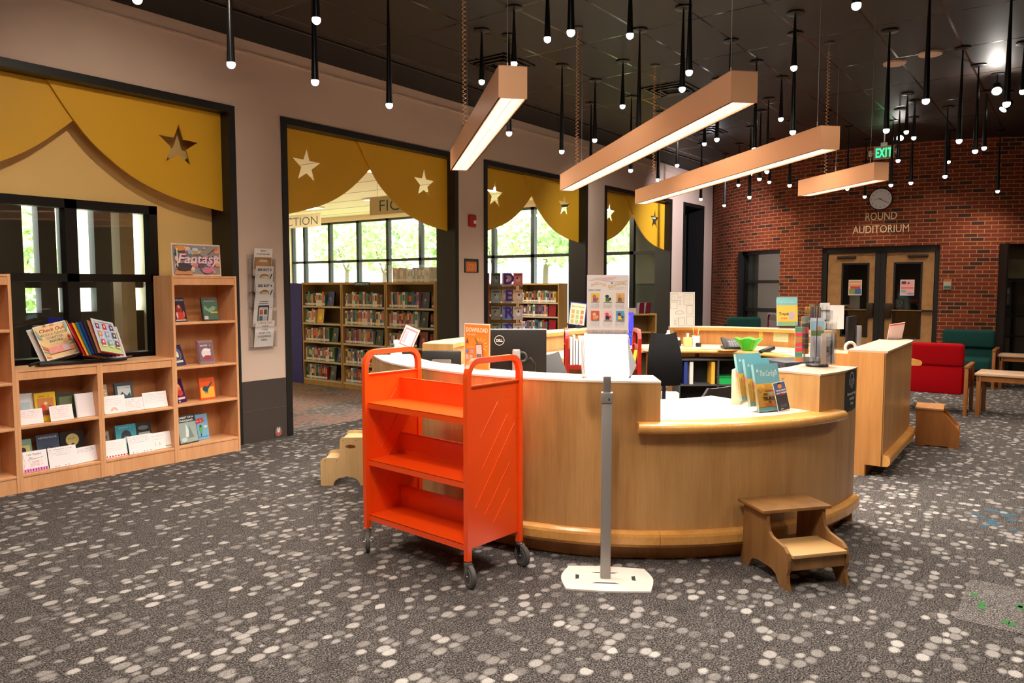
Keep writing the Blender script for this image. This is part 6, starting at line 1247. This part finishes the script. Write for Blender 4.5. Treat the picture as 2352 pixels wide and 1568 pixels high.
for ri, (r, z) in enumerate(prof + [(.160, .15), (.115, .092), (.07, .024), (.001, .012)]):
    for i in range(n): a = 2 * PI * i / n; wv = (.010 * math.sin(6 * a)) * (1 if .14 < z else .3); vs.append((r * math.cos(a), r * math.sin(a), z + wv))
mb.add(vs, [(k * n + i, k * n + (i + 1) % n, (k + 1) * n + (i + 1) % n, (k + 1) * n + i) for k in range(7) for i in range(n)], gb, True); mb.add([(.05 * math.cos(2 * PI * i / n), .05 * math.sin(2 * PI * i / n), 0) for i in range(n)], [tuple(range(n))], gb)
o = mb.build('bowl'); put(o, 9.02, 3.20, BW); tag(o, 'bright lime green wavy rimmed bowl on the back worktop', 'bowl')
o = MB().bbox(-.1, .1, -.04, .04, 0, .05, blackp, .02).build('tape_dispenser'); put(o, 8.98, 2.95); o.rotation_euler = (0, R(-18), R(-40)); tag(o, 'black wedge shaped dispenser right of the green bowl', 'dispenser')
for k, (x, y, lb) in enumerate(((9.42, 2.60, 'cream tape dispenser on the back worktop, behind the spinner'), (8.55, 1.93, 'cream roll of tape near the pink folder'))):
    t = empty('tape_dispenser', (x, y, BW), R(-50), lb, 'tape dispenser'); MB().bbox(-.08, .08, -.04, .04, 0, .09, mat('cream_plastic', (232, 206, 160), .5), .012).build('base', t); MB().tube([(.055 * math.cos(2 * PI * i / 20), 0, .13 + .055 * math.sin(2 * PI * i / 20)) for i in range(20)], .016, mat('tape_roll', (236, 210, 186), .4), 8, True).build('tape_roll', t)
for k, (x, y, w, d_, c, lb) in enumerate(((9.12, 3.72, .3, .2, (244, 238, 226), 'white papers spread on the back worktop left of the phone'), (8.93, 3.42, .22, .16, (226, 140, 70), 'orange folder at the edge of the back worktop'), (9.10, 2.85, .3, .2, (206, 200, 184), 'grey mat on the back worktop'), (9.10, 4.02, .1, .07, (246, 226, 120), 'yellow sticky note before the pen cup'))):
    o = MB().box(-w / 2, w / 2, -d_ / 2, d_ / 2, 0, .002, colm(c)).build('paper'); put(o, x, y, BW + (.0005)); o.rotation_euler = (0, 0, R(-45 + 10 * k)); tag(o, lb, 'paper')
def ledge(a, z, s, name, lb, cat_):
    P_ = Vector((C2[0] + 1.805 * math.cos(R(a)), C2[1] + 1.805 * math.sin(R(a)), z)); rt_ = Vector((math.sin(R(a)), -math.cos(R(a)), 0)); o = s.build(name, None, frame(P_, rt_, Z)); tag(o, lb, cat_)
s = Sheet(.20, .12, (206, 200, 150), .003); [s.ell(-.09 + k * .02, .115, .012, .012, (200, 186, 60), 8) for k in range(10)]; s.lines(-.08, .08, .09, .03, 4, .010, (150, 150, 120)); ledge(-7, .90, s, 'notice', 'pale green paper notice pinned under the far counter ledge', 'notice')
s = Sheet(.10, .12, (190, 200, 150), .003); s.ell(0, .11, .008, .008, (60, 80, 50)); ledge(-15, .90, s, 'notice', 'small green note pinned right of the pale green notice', 'note')
s = Sheet(.05, .07, (236, 200, 80), .003); ledge(1.5, .955, s, 'sticky_note', 'yellow sticky note under the far counter ledge', 'note')
# brochure holder and racks on the far counter
vr2 = vr
t = empty('leaflet_holder', (10.02, 3.02, HB), math.atan2(vr.y, vr.x), 'clear holder of Cardigan flyers standing on the far counter', 'leaflet holder'); MB().box(-.13, .15, 0, .003, 0, .12, acry).box(-.13, .15, .1, .103, 0, .25, acry).box(-.13, -.127, 0, .1, 0, .2, acry).box(.147, .15, 0, .1, 0, .26, acry).box(-.13, .15, 0, .1, 0, .003, acry).build('holder', t)
for k in range(2):
    w, h = .27, .36; s = Sheet(w, h, None); s.box(-w / 2, w / 2, 0, h, -.01, 0, colm((130, 190, 196))); s.rect(-w / 2, w / 2, .30, .36, (140, 200, 206)); s.rect(-w / 2, w / 2, .05, .27, (236, 190, 80)); s.text('Trunk', -.04, .14, .055, (70, 50, 40), bold=.03); s.text('treat', -.04, .09, .045, (230, 110, 60), bold=.03); s.bbox if 0 else None; s.rect(.02, .10, .09, .16, (190, 170, 180)); s.ell(.06, .16, .04, .03, (190, 170, 180), 14, 0, PI); s.rect(-.1, .1, .0, .045, (150, 196, 130)); s.scrawl(-.1, .1, .31, .02, (220, 236, 236), .002)
    o = s.build('flyer_stack', None, frame(Vector((10.02, 3.02, HB + .03 + .02 * k)) - Vector((.8, .6, 0)) * (-.03 - .03 * k) + vr * (.015 * k - .01), vr, (.10, .07, 1))); tag(o, ['front Cardigan flyers on the far counter', 'rear Cardigan flyers on the far counter'][k], 'flyers', 'flyers on the far counter')
t = empty('leaflet_rack', (9.90, 2.60, HB), math.atan2(vr.y, vr.x), 'cluster of clear leaflet racks at the right end of the far counter', 'leaflet holder')
for k in range(5): MB().box(-.16 + k * .055, -.157 + k * .055, -.06, .1, 0, .30 + .02 * (k % 2), acry).box(-.16 + k * .055, -.11 + k * .055, -.06 + .01 * k, -.057 + .01 * k, 0, .26, acry).build('pocket', t)
lf = [((-.10, .0), (86, 76, 80), .05, .28, 'dark leaflets at the left of the far clear racks'), ((-.03, .03), (70, 62, 66), .05, .32, 'dark tall leaflets in the far clear racks'), ((.05, -.02), (206, 206, 206), .12, .33, 'grey printed leaflet with black band in the far clear racks'), ((.20, .0), (240, 236, 234), .20, .30, 'blank white sheet in a clear stand at the far counter end')]
for (dx, dd), c, w, h, lb in lf:
    s = Sheet(w, h, c, .004); 
    if 'band' in lb: s.rect(-w / 2, w / 2, h * .68, h * .72, (60, 60, 64)); s.rect(-w / 2, w / 2, h * .3, h * .36, (40, 40, 44)); s.rect(-w * .4, w * .4, h * .4, h * .62, (230, 230, 230))
    o = s.build('leaflet', None, frame(Vector((9.90, 2.60, HB + .01)) + vr * dx + Vector((.8, .6, 0)) * dd, vr, (.02, .01, 1))); tag(o, lb, 'leaflet', 'leaflets in the far racks')
# right hand workstation
t = empty('computer_monitor', (8.95, 2.02, BW), math.atan2(vr.y, vr.x) + R(55), 'dark slim monitor seen edge on behind the leaflet spinner', 'monitor'); MB().bbox(-.22, .22, -.015, .015, .10, .45, mat('monitor_back', (26, 22, 20), .6, 0, .2), .006).build('screen', t); MB().cyl((0, .03, 0), (0, .03, .3), .02, blackp).bbox(-.12, .12, -.06, .12, 0, .012, blackp, .004).build('stand_pole', t)
o = MB().bbox(-.03, .03, -.025, .025, 0, .34, silver, .01).build('monitor_post'); put(o, 9.12, 1.98); o.rotation_euler = (0, 0, R(-50)); tag(o, 'silver monitor post right of the dark slim monitor', 'monitor post')
o = MB().prism([(-.26, -.05), (.2, -.06), (.24, .07), (-.28, .06)], 0, .012, mat('pink_plastic', (226, 40, 110), .4)).box(-.3, .25, .05, .055, 0, .06, mat('pink_plastic', (226, 40, 110), .4)).build('pink_tray'); put(o, 7.42, 1.70, .93); o.rotation_euler = (0, 0, R(-10)); tag(o, 'bright pink tray on the inner worktop behind the straight section', 'tray')
o = MB().box(-.33, .36, -.09, .12, .0, .03, lamtan).box(-.3, .33, -.08, .1, -.9, 0, darkin).build('side_worktop'); o.location = (7.4, 1.68, .90); tag(o, 'inner worktop behind the straight right section', 'worktop')
s = Sheet(.16, .19, (236, 214, 214), .004); s.rect(-.07, .07, .02, .15, (240, 226, 222)); s.lines(-.05, .05, .14, .05, 6, .005, (206, 120, 130)); s.rect(-.08, .08, .17, .19, (214, 110, 60))
o = s.build('leaflet_card', None, frame((8.50, 1.50, HZ_ + .013), Vector((.45, -.55, .10)), (-.45, -.1, .75))); tag(o, 'pink and red leaflet card tilted on the straight counter end', 'leaflet')
o = MB().box(-.17, .17, -.02, .02, 0, .012, mat('yellow_paper', (240, 214, 130), .6)).bbox(-.18, .18, -.01, .05, -.25, -.001, mat('beige_box', (210, 190, 160), .5), .004).build('file_box'); o.location = (5.03, 1.80, 1.07); o.rotation_euler = (0, 0, R(8)); tag(o, 'beige file box with a yellow edge behind the desk pedestal', 'box')
o = MB().bbox(-.3, .25, -.2, .2, 0, .12, mat('printer_black', (52, 50, 54), .4), .01).cyl((-.23, -.203, .06), (-.23, -.2, .06), .01, white).cyl((-.19, -.203, .06), (-.19, -.2, .06), .01, white).build('receipt_printer'); o.location = (7.0, 2.0, .84); o.rotation_euler = (0, 0, R(-38)); tag(o, 'dark equipment box inside the desk behind the clear flyer holder', 'equipment')
o = MB().box(-.3, .3, -.22, .22, -.04, 0, darkin).box(-.28, .28, -.2, .2, -.83, -.04, darkin).build('printer_stand'); o.location = (7.0, 2.0, .838); tag(o, 'inner cabinet carrying the dark equipment box', 'cabinet')
# open shelving below the back worktop
t = empty('shelf_unit', (8.98, 3.55, 0), math.atan2(vr.y, vr.x), 'dark open shelf unit under the back worktop', 'shelf unit')
for x in (-.48, .0, .48): MB().box(x - .01, x + .01, 0, .3, 0, .72, dgrey).build('side_panel', t)
for z in (.04, .40, .72): MB().box(-.48, .48, 0, .3, z - .02, z, dgrey).build('shelf', t)
MB().box(-.48, .48, .29, .3, 0, .72, mat('dark_panel', (30, 26, 24), .8)).build('back_panel', t)
Ms = t.matrix_basis.copy(); Ms = Matrix.Translation(t.location) @ Matrix.Rotation(t.rotation_euler.z, 4, 'Z')
def onshelf(o, x, y, z, lb, cat_, g=None): o.matrix_world = Ms @ Matrix.Translation((x, y, z)); tag(o, lb, cat_, g)
mb = MB(); gt = mat('tray_green', (20, 160, 76), .4)
mb.prism([(-.15, -.1), (.15, -.1), (.15, .1), (-.15, .1)], 0, .004, gt)
for (a, b, c_, e) in ((-.16, .16, -.11, -.105), (-.16, .16, .105, .11), (-.16, -.155, -.11, .11), (.155, .16, -.11, .11)): mb.box(a, b, c_, e, 0, .095, gt)
mb.box(-.175, .175, -.12, -.105, .088, .097, gt); o = mb.build('green_tray'); onshelf(o, .16, .13, .401, 'green plastic tray on the dark shelf under the worktop', 'tray')
for k, (x, c, lb) in enumerate(((-.40, (20, 40, 110), 'dark blue binder under the back worktop'), (-.33, (190, 186, 180), 'white binder under the back worktop'), (.0, (214, 160, 40), 'mustard folder leaning under the back worktop'))):
    o = MB().box(-.022, .022, -.1, .1, 0, .28, colm(c)).build('binder'); onshelf(o, x if x else -.06, .12, .401, lb, 'binder', 'binders under the back worktop')
o = MB().bbox(-.1, .1, -.08, .08, 0, .16, mat('crate_white', (206, 206, 200), .6), .01).build('crate'); onshelf(o, -.62, -.1, .25, 'white crate on the floor by the mesh chair', 'crate'); o.location.z = .16
o2 = MB().box(-.2, .2, -.12, .12, 0, .16, dgrey).build('paper_box'); o2.matrix_world = Ms @ Matrix.Translation((-.62, -.1, 0)); tag(o2, 'grey box on the floor beneath the white crate', 'box')
# tilted board and blue bin on the far left of the desk
s = Sheet(.22, .30, (34, 60, 150), .01); s.rect(-.10, .10, .008, .288, (236, 206, 176)); s.text('Board Books', .0, .235, .028, (90, 120, 70), bold=.02, shear=.2, wf=.17); [s.rect(-.08 + (k % 3) * .06, -.04 + (k % 3) * .06, .15 - .065 * (k // 3), .2 - .065 * (k // 3), [(226, 150, 90), (150, 170, 120), (214, 110, 80)][k % 3]) for k in range(9)]
o = s.build('tilted_board', None, frame((8.40, 5.27, HZ_ + .045), vr + Vector((0, 0, -.12)), Vector((.20, -.05, 1)))); tag(o, 'blue edged book list board tilted on the far left counter', 'board')
MB().prism([(0, 0), (.08, 0), (.03, .06)], -.06, .06, blackp, XZ()).build('foot', o).matrix_local = Matrix.Translation((0, -.045, -.05))
s = Sheet(.36, .44, (40, 40, 214), .02, .4); s.scrawl(-.15, -.06, .30, .03, (130, 140, 240), .004); s.poly([(.02, 0), (.05, 0), (.14, .4), (.11, .4)], (70, 76, 232)); s.rect(-.17, -.05, .22, .235, (110, 120, 236))
o = s.build('blue_bin', None, frame((8.83, 4.85, BW), vr, (.12, .08, 1))); tag(o, 'bright blue book bin panel behind the standing poster', 'bin'); MB().prism([(0, 0), (.18, 0), (.2, .42), (0, .44)], -.17, .17, mat('bin_blue', (36, 36, 190), .4), Matrix(((0, 0, 1, 0), (0, 1, 0, 0), (-1, 0, 0, -.02), (0, 0, 0, 1)))).build('bin_body', o)
# ================================================================ LOUNGE
def lounge(loc, rz, fab, label, W=.72):
    t = empty('lounge_chair', loc, rz, label, 'armchair'); D = .68
    # local x to the right from behind, y forward
    MB().bbox(0, W, -.02, .12, .60, .90, fab, .05, seg=4).build('backrest', t); MB().bbox(.01, W - .01, .0, .07, .26, .62, fab, .02).build('back_panel', t)
    MB().bbox(.01, W - .01, .06, D - .04, .26, .46, fab, .05, seg=4).build('seat', t)
    for x in (-.06, W + .005):
        MB().bbox(x, x + .055, -.02, D, .595, .63, honey, .008).build('armrest', t)
        for y in (-.01, D - .06): MB().bbox(x + .005, x + .05, y, y + .05, 0, .595, honey, .005).build('leg', t)
        xx = x + (.055 if x < 0 else -.035) if False else x
        MB().bbox(x + .05 if x < 0 else x - .03, x + .08 if x < 0 else x, .03, D - .06, .27, .58, fab, .012).build('side_cushion', t)
    return t
W_ = .80; lounge((10.853, 1.081 + W_ + .04, 0), R(-90), redf, 'red upholstered lounge chair seen from behind, beside the straight desk section', W_)
t = lounge((14.60, 1.07, 0), R(90), greenf, 'green lounge chair facing the camera in front of the brick wall at right', .76)
def table(P0, P1, depth, label, h=.54):
    r = (Vector(P1) - Vector(P0)); L = r.length; r.normalize(); t = empty('side_table', P0, math.atan2(r.y, r.x), label, 'table', 'oak side tables in the lounge')
    MB().bbox(-.02, L + .02, -.02, depth + .02, h - .03, h, mat('table_top', (206, 170, 140), .35), .004).build('table_top', t)
    MB().box(.0, L, .01, .03, h - .10, h - .03, honey).box(0, L, depth - .03, depth - .01, h - .10, h - .03, honey).box(.01, .03, 0, depth, h - .10, h - .03, honey).box(L - .03, L - .01, 0, depth, h - .10, h - .03, honey).build('apron', t)
    for x in (0, L - .05):
        for y in (0, depth - .05): MB().bbox(x, x + .05, y, y + .05, 0, h - .03, honey, .004).build('leg', t)
table((10.95, .99, 0), (10.93, .40, 0), .55, 'oak side table beside the red lounge chair, cut by the right edge')
table((14.1, .98, 0), (14.1, .40, 0), .5, 'oak side table beside the green lounge chair, cut by the right edge')
t = lounge((0, 0, 0), 0, greenf, 'dark green lounge chair far away against the brick wall, behind the counter', .62); t.location = (13.95, 4.75, 0); t.rotation_euler = (0, 0, R(130)); 
t.scale = (1, 1, 1.17)
m2 = book_truck('book_truck', (12.65, 4.0, 0), R(-50), .3, .4, maroon, 'maroon book cart loop far behind the counter by the brick wall', casters=False)
for x in (0, .3):
    for y in (0, .4): MB().cyl((x, y, 0), (x, y, .14), .018, rubber).build('wheel', m2)
m2.scale = (1, 1, .95)
label_spines()
for o in bpy.data.objects:
    if '_used' in o: del o['_used']
